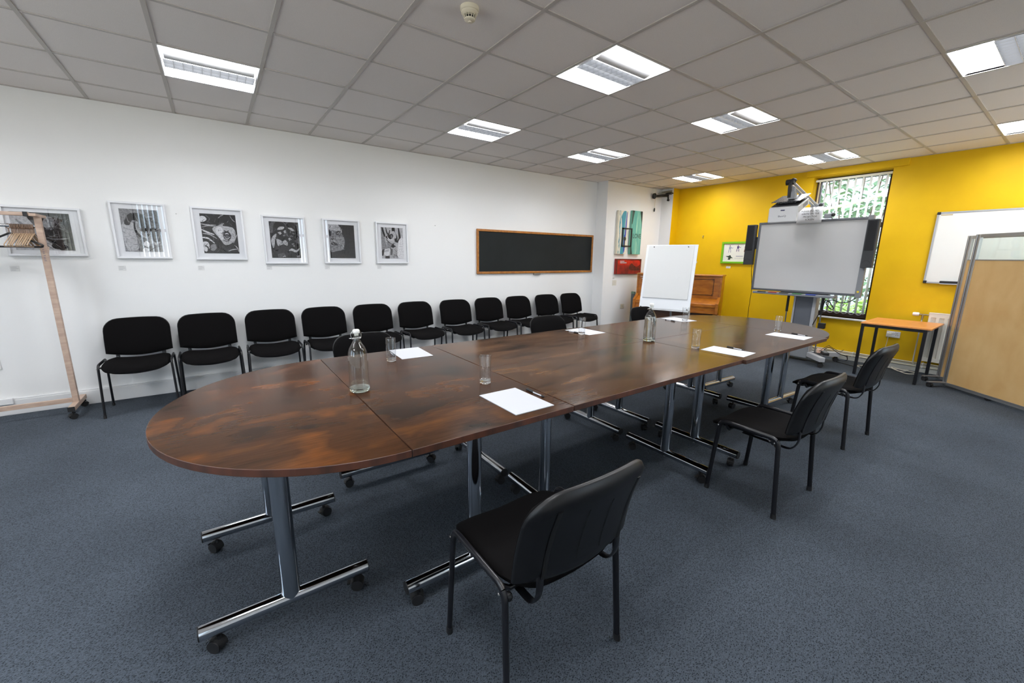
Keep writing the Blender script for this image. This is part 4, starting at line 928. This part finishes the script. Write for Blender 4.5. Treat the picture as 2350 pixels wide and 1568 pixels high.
# ---------------------------------------------------------------- yellow wall items
t=thing('framed_picture','green framed picture of tiny figures, half behind the left speaker','picture',(XW-.002,-1.29,1.578),-PI/2)
w,h,f=.285,.19,.034; GF=mat('lime_green_frame',(110,176,20),.45)
mb=MB()
for q in ((-w,w,-.03,0,-h,-h+f),(-w,w,-.03,0,h-f,h),(-w,-w+f,-.03,0,-h+f,h-f),(w-f,w,-.03,0,-h+f,h-f)): mb.box(*q)
mb.build('frame',GF,t,smooth=0,bevel=.002,seg=1)
FM=[mat('print_paper',(222,222,210),.7),mat('fig_grey',(150,154,168),.7),mat('fig_purple',(70,52,104),.7),mat('fig_green',(44,60,44),.7),mat('fig_brown',(120,70,52),.7)]
def fig(cx_,cy_,s,m):
    return [(m,'p',[(cx_-.03*s,cy_-.0),(cx_-.035*s,cy_+.14*s),(cx_+.035*s,cy_+.14*s),(cx_+.03*s,cy_)]),(m,'s',[(cx_-.025*s,cy_),(cx_-.03*s,cy_-.08*s),(cx_-.04*s,cy_-.17*s)],.012*s),(m,'s',[(cx_+.025*s,cy_),(cx_+.03*s,cy_-.08*s),(cx_+.035*s,cy_-.17*s)],.012*s),
      (m,'s',[(cx_+.03*s,cy_+.12*s),(cx_+.07*s,cy_+.06*s),(cx_+.10*s,cy_+.1*s)],.012*s),(4,'e',((cx_,cy_+.18*s),(.014*s,.03*s)))]
art('print',-w+f,w-f,-h+f,h-f,fig(.22,.68,1.1,1)+fig(.5,.72,1,2)+fig(.76,.7,1,4)+[(3,'p',[(.1,.3),(.2,.32),(.26,.36),(.3,.26),(.36,.2),(.28,.18),(.26,.1),(.18,.12),(.2,.22)])]+
  [(1,'p',[(.46,.28),(.7,.28),(.7,.32),(.46,.32)])]+[(1,'p',[(.42+.07*k,.2),(.46+.07*k,.2),(.44+.07*k,.16)]) for k in range(5)],FM,t,y=-.012,base=0)
caption('small caption card under the green framed picture',-1.15,1.32,XW,'y',w=.078,h=.037)
caption('small caption card on the yellow wall beside the flipchart',-.50,1.40,XW,'y',w=.08,h=.037)
t=MB(); t.tube(fillet([(0,0,.03),(-.03,0,.03),(-.03,0,0),(-.015,0,-.02)],.01,4),.005,8); tag(t.build('wall_hook',STEEL,None,loc=(XW,-.622,1.862)),'small metal hook in the yellow wall between flipchart and green picture','hook')

# whiteboard on the yellow wall
t=thing('whiteboard','large white wall board with aluminium edge behind the partition screens','whiteboard',(XW-.002,-4.50,1.63),-PI/2); w,h=.765,.445
# local x axis points to world -y ; keep the far edge at y=-3.735
MB().box(-w,w,-.02,0,-h,h).build('board',mat('whiteboard_white',(226,226,222),.25),t,smooth=0)
mb=MB()
for q in ((-w,w,-.026,0,-h,-h+.018),(-w,w,-.026,0,h-.018,h),(-w,-w+.018,-.026,0,-h+.018,h-.018),(w-.018,w,-.026,0,-h+.018,h-.018)): mb.box(*q)
mb.build('edge_frame',ALU,t,smooth=0)
mb=MB()
for x in (-w,w-.03):
    for z in (-h,h-.03): mb.box(x-.002,x+.032,-.03,0,z-.002,z+.032)
mb.build('corner_cap',RUB,t,smooth=0,bevel=.005)
mb=MB(); mb.box(-w+.035,-w+.14,-.0205,-.0195,h-.045,h-.03); mb.build('sticker',mat('tan_sticker',(180,165,130),.7),t,smooth=0)
mb=MB(); mb.box(-w+.16,-w+.5,-.055,-.02,-h-.005,-h-.001); mb.build('pen_ledge',MATB,t,smooth=0)
tag(MB().box(-.019,.019,-.085,.085,0,.026).build('board_eraser',RUB,None,smooth=0,bevel=.006,seg=3,loc=(XW-.04,-3.975,1.193)),'black eraser on the ledge of the wall whiteboard','eraser')

# radiator and pipes
RD=mat('radiator_cream',(216,212,200),.4)
t=thing('radiator','white panel radiator behind the partition screens under the whiteboard','radiator',(XW-.096,-4.4,0))
mb=MB(); prof=[]; n=14
for k in range(n):
    y0=.53-1.06*k/n; s_=1.06/n
    prof+=[(-.0,y0),(-.0,y0-.3*s_),(.013,y0-.42*s_),(.013,y0-.8*s_),(-.0,y0-.95*s_)]
prof=[(x,y) for x,y in prof]+[(0,-.53)]
pl=prof+[(.03,-.53),(.03,.53)]; mb.prism(pl[::-1],.22,.75); mb.box(0,.03,-.53,.53,.17,.22); mb.box(0,.03,-.53,.53,.75,.80); mb.build('front_panel',RD,t,smooth=0)
mb=MB(); mb.box(-.002,.075,-.535,.535,.797,.81); mb.box(.03,.075,-.532,-.52,.17,.80); mb.box(.03,.075,.52,.532,.17,.80); mb.build('top_grille',RD,t,smooth=0,bevel=.002)
mb=MB(); mb.box(.075,.09,.3,.34,.3,.6); mb.box(.075,.09,-.34,-.3,.3,.6); mb.build('wall_bracket',RD,t,smooth=0)
t=thing('radiator_valve','white thermostatic valve on the far end of the radiator','valve',(XW-.06,-3.80,.755))
mb=MB(); mb.lathe([(0,-.0),(.02,.0),(.024,.01),(.024,.05),(.02,.062),(0,.064)],20,T=T_(0,.03,.02,0,0,-PI/2)); mb.build('thermostat_head',mat('valve_white',(235,235,232),.35),t)
mb=MB(); mb.tube([(0,.03,.02),(0,-.03,.02),(0,-.07,.02)],.011,12); mb.tube([(0,-.005,.03),(0,-.005,-.05)],.012,12); mb.build('valve_body',mat('brass_nickel',(170,160,130),.3,1),t)
MB().tube(fillet([(0,-.005,-.05),(0,-.005,-.62),(.035,-.005,-.66)],.03,4),.008,10).build('feed_pipe',RD,t)
for z,lab in ((.123,'upper white heating pipe along the foot of the yellow wall'),(.078,'lower white heating pipe along the foot of the yellow wall')):
    t=thing('heating_pipe',lab,'pipe',(XW-.03,0,z),0,'heating pipes'); MB().tube([(0,-.2,0),(0,-5.2,0)],.0095,10).build('pipe',mat('pipe_cream',(214,208,184),.4),t)
    mb=MB()
    for y in (-2.6,-3.15,-3.9,-4.7): mb.box(-.012,.028,y-.006,y+.006,-.013,.013)
    mb.build('pipe_clip',SKIRT,t,smooth=0)

# ---------------------------------------------------------------- desk
t=thing('desk','small desk with an orange beech top and black steel legs under the wall whiteboard','desk',(7.835,-3.69,0),.02)
MB().box(-.385,.385,-.345,.31,.672,.69).build('desk_top',[wood_mat('orange_beech_top',(226,154,86),(216,140,72),(2,9,2),.35)],t,smooth=0,bevel=.002)
mb=MB(); mb.box(-.365,-.34,-.30,.30,.635,.672); mb.box(.34,.365,-.30,.30,.635,.672); mb.box(-.34,.34,-.30,-.275,.635,.672); mb.box(-.34,.34,.275,.30,.635,.672); mb.build('frame_rail',BMET,t,smooth=0,bevel=.002)
for x in (-.355,.355):
    for y in (-.29,.29): MB().box(x-.016,x+.016,y-.016,y+.016,0,.672).build('leg',BMET,t,smooth=0,bevel=.003)

# ---------------------------------------------------------------- partition screens
MPL=wood_mat('maple_laminate',(206,173,120),(193,156,101),(2.2,2.2,1.2),.4,2.5)
def screen(label,A,ang,L,sf):
    t=thing('partition_screen',label,'partition',(A[0],A[1],0),ang,'wood and glass partition screens')
    # local x runs along the screen, thickness along y
    d=.017
    for x in ((0,.05),(L-.05,L)):
        mb=MB(); mb.box(x[0],x[0]+.016,-d,d,.03,1.76); mb.box(x[0]+.018,x[0]+.032,-d*.7,d*.7,.03,1.76); mb.box(x[0]+.034,x[1],-d,d,.03,1.76); mb.build('stile',ALU,t,smooth=0,bevel=.002,seg=1)
    mb=MB(); mb.box(.05,L-.05,-d,d,1.725,1.76); mb.build('top_rail',ALU,t,smooth=0,bevel=.002,seg=1)
    mb=MB(); mb.box(.05,L-.05,-d,d,.03,.042); mb.box(.05,L-.05,-d*.8,d*.8,.042,.052); mb.box(.05,L-.05,-d,d,.052,.066); mb.build('bottom_rail',ALU,t,smooth=0)
    mb=MB(); mb.box(.05,L-.05,-d*.9,d*.9,1.478,1.488); mb.build('mid_rail',ALU,t,smooth=0)
    MB().box(.05,L-.05,-.012,.012,.066,1.478).build('wood_panel',MPL,t,smooth=0)
    MB().box(.05,L-.05,-.003,.003,1.488,1.725).build('glass_panel',PANE,t,smooth=0)
    if sf: MB().box(L*.41-.02,L*.41+.02,-d,d,1.488,1.725).build('mullion',ALU,t,smooth=0)
    for x in (.03,L-.03):
        f=MB().box(x-.022,x+.022,-.20,.16,.052,.066).build('foot',ALU,t,smooth=0,bevel=.003)
        for y in (-.175,.14):
            mb=MB(); caster_mb(mb,x,y,0,.3,.024); mb.build('caster',RUB,f)
a_=math.atan2(-.645,-.55)
screen('front wood and glass partition screen on castors at the right of the desk',(7.68,-4.20),a_,1.45,False)
screen('second partition screen standing behind the front one',(7.99,-4.10),a_+.03,.8,False)

# ---------------------------------------------------------------- interactive whiteboard on its stand
DG=mat('dark_grey_frame',(98,100,104),.4,.4); MG=mat('mid_grey_plastic',(128,131,136),.45); LG=mat('light_grey_plastic',(176,178,182),.45); CG=mat('column_grey',(96,100,108),.45)
bx_=7.60
t=thing('interactive_whiteboard','large interactive projector screen board with grey frame in front of the window','whiteboard',(bx_,-2.61,1.5))
y0,y1=.68,-.685; zt,zb=.51,-.50
MB().box(.0,.03,y1+.06,y0-.03,zb+.03,zt-.03).build('writing_surface',mat('screen_surface',(198,198,198),.35,spec=.4),t,smooth=0)
mb=MB(); mb.box(-.012,.04,y0-.03,y0,zb,zt); mb.build('side_frame',DG,t,smooth=0,bevel=.004)
mb=MB(); mb.box(-.014,.05,y1,y1+.06,zb-.02,zt+.02); mb.build('side_frame',MG,t,smooth=0,bevel=.006)
mb=MB(); mb.box(-.012,.04,y1+.06,y0-.03,zt-.03,zt); mb.build('top_frame',DG,t,smooth=0,bevel=.004)
mb=MB(); mb.box(-.012,.04,y1+.06,y0-.03,zb,zb+.03); mb.build('bottom_frame',DG,t,smooth=0,bevel=.004)
tr=MB().box(-.13,.0,y1+.25,y0-.08,zb-.045,zb-.01).build('pen_tray',MG,t,smooth=0,bevel=.008,seg=3)
for nm,c,a in (('black',(60,60,62),.47),('red',(150,60,60),.32),('dark',(70,70,70),.17),('green',(60,110,70),.0),('blue',(50,70,150),-.17)):
    MB().box(-.132,-.06,a-.06,a+.06,zb-.022,zb-.006).build('pen_holder',mat('tray_'+nm,c,.5),tr,smooth=0,bevel=.003)
mb=MB(); mb.lathe([(0,0),(.013,0),(.013,.003),(0,.003)],16,T=T_(-.014,y1+.03,zb+.06,0,-PI/2)); mb.build('sticker',mat('yellow_dot',(230,200,50),.6),t)
# stand
t=thing('screen_stand','grey height-adjustable column stand on castors under the interactive board','stand',(7.76,-2.63,0))
MB().box(-.06,.06,-.12,.10,.12,1.02).build('column',CG,t,smooth=0,bevel=.01,seg=3)
mb=MB(); mb.box(-.08,.06,-.165,-.12,.05,1.02); mb.box(-.07,.06,.10,.125,.05,1.02); mb.build('column_side_cover',LG,t,smooth=0,bevel=.008,seg=3)
MB().box(-.063,-.06,-.03,.03,.50,.53).build('badge',INK,t,smooth=0)
MB().box(-.10,.07,-.16,.14,.05,.24).build('foot_housing',MG,t,smooth=0,bevel=.015,seg=3)
MB().box(-.10,-.06,-.30,.30,.96,1.4).build('lift_plate',DG,t,smooth=0)
for s_ in (-1,1):
    for sx in (-1,1):
        a=Vector((sx*.03,s_*.14,.13)); b=Vector((sx*.30+(-.02 if sx<0 else 0),s_*.42,.105))
        d=(b-a); L=d.length; ang=math.atan2(d.y,d.x); Tm=T_(a.x,a.y,.115,ang)
        leg=MB().box(0,L,-.035,.035,-.035,.03,0,Tm).build('leg',LG,t,smooth=0,bevel=.006)
        mb=MB(); caster_mb(mb,b.x-.02*sx,b.y-.02*s_,0,1.2*s_,.034); mb.build('caster',RUB,leg)
for y in (.215,-.225):
    s_=MB(); s_.tube([(-.02,y,.12),(-.02,y,.72)],.009,10); q=s_.build('lift_strut',mat('strut_grey',(140,140,144),.3,.8),t)
    MB().tube([(-.02,y,.70),(-.02,y,1.0)],.017,12).build('strut_sleeve',RUB,q)
MB().box(-.03,.03,-.29,-.21,.50,.58).build('control_box',RUB,t,smooth=0,bevel=.004)
def cord(name,label,pts,r,m,n=6):
    cx_=pts[0]; o=MB().tube(spline([tuple(Vector(p)-Vector(cx_)) for p in pts],n),r,8).build(name,m,None,loc=cx_); return tag(o,label,'cable')
BC=mat('black_cable',(16,16,18),.5); WC=mat('white_cable',(214,210,196),.5)
cord('speaker_cable','thin black cable hanging from the left speaker down the yellow wall',[(7.63,-1.885,1.40),(7.66,-1.87,1.3),(7.9,-1.80,1.0),(8.05,-1.73,.8),(8.2,-1.66,.5),(8.3,-1.64,.16)],.004,BC)
cord('power_cable','bundled black cable loop under the right of the interactive board',[(7.66,-2.80,.55),(7.66,-2.88,.80),(7.62,-2.92,.91),(7.60,-2.97,.90),(7.62,-3.02,.82),(7.64,-2.99,.80),(7.62,-2.93,.88),(7.6,-3.0,.93),(7.6,-3.1,.90),(7.6,-3.2,.93),(7.61,-3.26,1.0)],.006,BC)
cord('floor_cable','black cable looping over the stand foot to the floor',[(7.68,-2.98,.22),(7.62,-3.06,.27),(7.66,-3.16,.20),(7.8,-3.22,.15),(8.02,-3.16,.12),(8.12,-3.14,.03),(8.05,-3.02,.012),(7.9,-3.3,.01)],.005,BC)
cord('floor_cable','thin black cable coiled on the stand foot',[(7.6,-2.95,.2),(7.75,-3.0,.27),(7.9,-2.98,.24),(7.95,-3.08,.18),(8.0,-3.12,.2)],.004,BC)
t=thing('power_strip','black power strip with grey sockets lying on the stand foot','power strip',(7.66,-3.01,.145),.5)
MB().box(-.05,.16,-.035,.035,.002,.04).build('body',RUB,t,smooth=0,bevel=.004)
mb=MB()
for k in range(3): mb.box(-.03+.06*k,.01+.06*k,-.02,.02,.04,.043)
mb.build('socket_face',MG,t,smooth=0)
tag(MB().box(-.06,.06,-.04,.04,0,.05).build('small_box',mat('pinkish_card_box',(214,180,160),.7),None,smooth=0,bevel=.003,loc=(7.80,-2.90,.146),rz=.3),'small pinkish box on the stand foot beside the power strip','box')
cord('extension_lead','tangled white extension lead on the floor under the desk',[(7.92,-3.35,.01),(7.98,-3.30,.012),(8.06,-3.33,.01),(8.12,-3.45,.012),(8.16,-3.6,.03),(8.10,-3.72,.012),(8.16,-3.8,.03),(8.24,-3.72,.012),(8.22,-3.62,.03),(8.10,-3.7,.02),(8.02,-3.82,.012),(8.1,-3.9,.02),(8.2,-3.84,.012),(8.14,-3.68,.03),(8.22,-3.56,.012)],.005,WC)
cord('socket_lead','white lead hanging from the plug under the desk',[(8.30,-3.50,.445),(8.302,-3.505,.41),(8.30,-3.50,.3),(8.29,-3.48,.18),(8.24,-3.5,.012)],.0035,WC)
o=MB().box(-.03,.0,-.025,.025,-.03,.022).build('mains_plug',mat('plug_white',(226,224,214),.4),None,smooth=0,bevel=.006,seg=3,loc=(XW-.013,-3.505,.458)); tag(o,'white plug in the double socket under the desk','plug')

# speakers
def speaker(label,x,y,zc,h,w):
    t=thing('speaker',label,'speaker',(x,y,zc),0,'slim dark speakers beside the interactive board')
    MB().box(-.02,.06,-w/2,w/2,-h/2,h/2).build('cabinet',mat('speaker_charcoal',(46,48,51),.55),t,smooth=0,bevel=.006,seg=3)
    MB().box(-.028,-.018,-w/2+.012,w/2-.012,-h*.14,h/2-.012).build('grille',mat('speaker_cloth',(34,35,38),.9,bump=(500,.3,.001)),t,smooth=0,bevel=.008,seg=3)
    mb=MB(); mb.tube([(-.021,(w*.32)*math.cos(a*PI/10),-h*.40+.03*math.sin(a*PI/10)) for a in range(11)],.0025,6); mb.build('port_ring',RUB,t)
    return t
speaker('tall slim dark speaker at the left edge of the interactive board',7.56,-1.845,1.682,.60,.125)
sp=speaker('tall slim dark speaker at the right edge of the interactive board',7.53,-3.315,1.672,.60,.115)
mb=MB(); mb.box(7.58,7.62,-1.93,-1.905,1.62,1.80); tag(mb.build('speaker_bracket',RUB,None,smooth=0),'black bracket between the left speaker and the board','bracket')

# projector on its arm
t=thing('projector','light grey short-throw projector with BenQ lettering above the interactive board','projector',(6.62,-2.63,2.02))
PG=mat('projector_grey',(196,197,198),.45)
tilt=-math.radians(24)
body=MB(); TB=T_(0,0,.085,0,tilt)
body.box(.0,.30,-.165,.165,-.085,.0,0,TB); body.build('body',PG,t,smooth=0,bevel=.012,seg=3)
MB().box(-.012,.03,-.165,.165,-.10,.085).build('front_cover',PG,t,smooth=0,bevel=.016,seg=4)
MB().box(.02,.29,-.15,.15,.0,.008,0,TB).build('top_vent',mat('projector_dark',(60,60,62),.5,.3),t,smooth=0,bevel=.002)
mb=MB()
for k in range(7): mb.box(.12+.02*k,.13+.02*k,-.1665,-.1645,-.065,-.02,0,TB)
mb.build('side_vent',mat('vent_grey',(120,120,118),.6),t,smooth=0)
mb=MB(); mb.tube([(-.0125,-.022,.045),(-.0125,.022,.045)],.007,10,rb=.005); mb.build('sensor_window',mat('sensor_blue',(60,60,90),.3),t)
text_mb('BenQ',.029,Matrix(((0,0,-1,-.0128),(-1,0,0,.0),(0,1,0,-.035),(0,0,0,1))),sx=1.35).build('lettering',mat('logo_dark',(70,72,78),.5),t,smooth=0)
mp=MB(); TP=T_(.02,0,.15,0,-math.radians(20)); mp.box(-.02,.30,-.17,.15,.0,.006,0,TP); mp.box(.04,.24,-.10,.10,-.03,-.004,0,TP); mp.build('mounting_plate',mat('perforated_steel',(150,152,152),.35,.8,vary=(90,(60,60,62),.45,.55)),t,smooth=0)
mb=MB(); mb.box(.06,.13,-.08,-.01,.18,.27); mb.box(.075,.115,-.065,-.025,.27,.33); mb.build('mounting_post',MG,t,smooth=0,bevel=.004)
mb=MB(); mb.tube(fillet([(.06,-.02,.20),(.05,-.015,.34),(.08,-.03,.42),(.13,-.04,.41)],.03,5),.018,12); mb.build('cable_sleeve',RUB,t)
t=thing('support_boom','silver boom arm carrying the projector from the top of the board','bracket',(7.60,-2.625,2.06))
SV=mat('silver_arm',(205,207,210),.3,.7)
mb=MB(); 
for y in (-.03,.02): mb.tube([(-.03,y,.14),(-.86,y-.0,.345)],.013,12,rb=.018)
mb.build('boom',SV,t)
mb=MB(); mb.tube([(-.88,-.05,.35),(-.88,.04,.35)],.035,20); mb.build('pivot_cap',RUB,t)
mb=MB(); mb.box(-.02,.04,-.05,.05,-.05,.16); mb.box(-.01,.02,-.10,-.05,.10,.17); mb.build('bracket',MG,t,smooth=0,bevel=.004)
mb=MB(); mb.lathe([(0,-.02),(.018,-.016),(.022,0),(.018,.016),(0,.02)],16,T=T_(-.025,-.075,.14,0,PI/2)); mb.lathe([(0,-.02),(.02,-.016),(.024,0),(.02,.016),(0,.02)],16,T=T_(-.02,-.235,.0,0,PI/2)); mb.build('clamp_knob',RUB,t)
mb=MB(); mb.box(-.02,.03,-.22,-.13,-.04,.02); mb.build('clamp_bracket',MG,t,smooth=0,bevel=.003)
t=thing('paper_sign','white paper sign asking not to write on the projector screen','sign',(7.535,-2.60,2.07))
TS=Matrix(((0,0,-1,0),(-1,0,0,0),(0,1,0,0),(0,0,0,1)))
mb=MB(); mb.grid(lambda u,v:(.006-.02*(u-.5)**2*2-.0,.15-.30*u,-.105+.21*v),10,4,flip=False); o=mb.build('sheet',mat('bright_sign_paper',(240,241,243),.7),t); so=o.modifiers.new('thick','SOLIDIFY'); so.thickness=.0008
mb=MB()
for k,l in enumerate(('PLEASE DO NOT','WRITE ON THE','PROJECTOR','SCREEN')): text_mb(l,.031,TS@T_(.01,.045-.038*k,.012,0),mb=mb,sx=.98)
Tu=TS; mb.box(.030,.125,.0385,.0400,.0115,.0125,0,TS)
mb.build('lettering',INK,t,smooth=0)
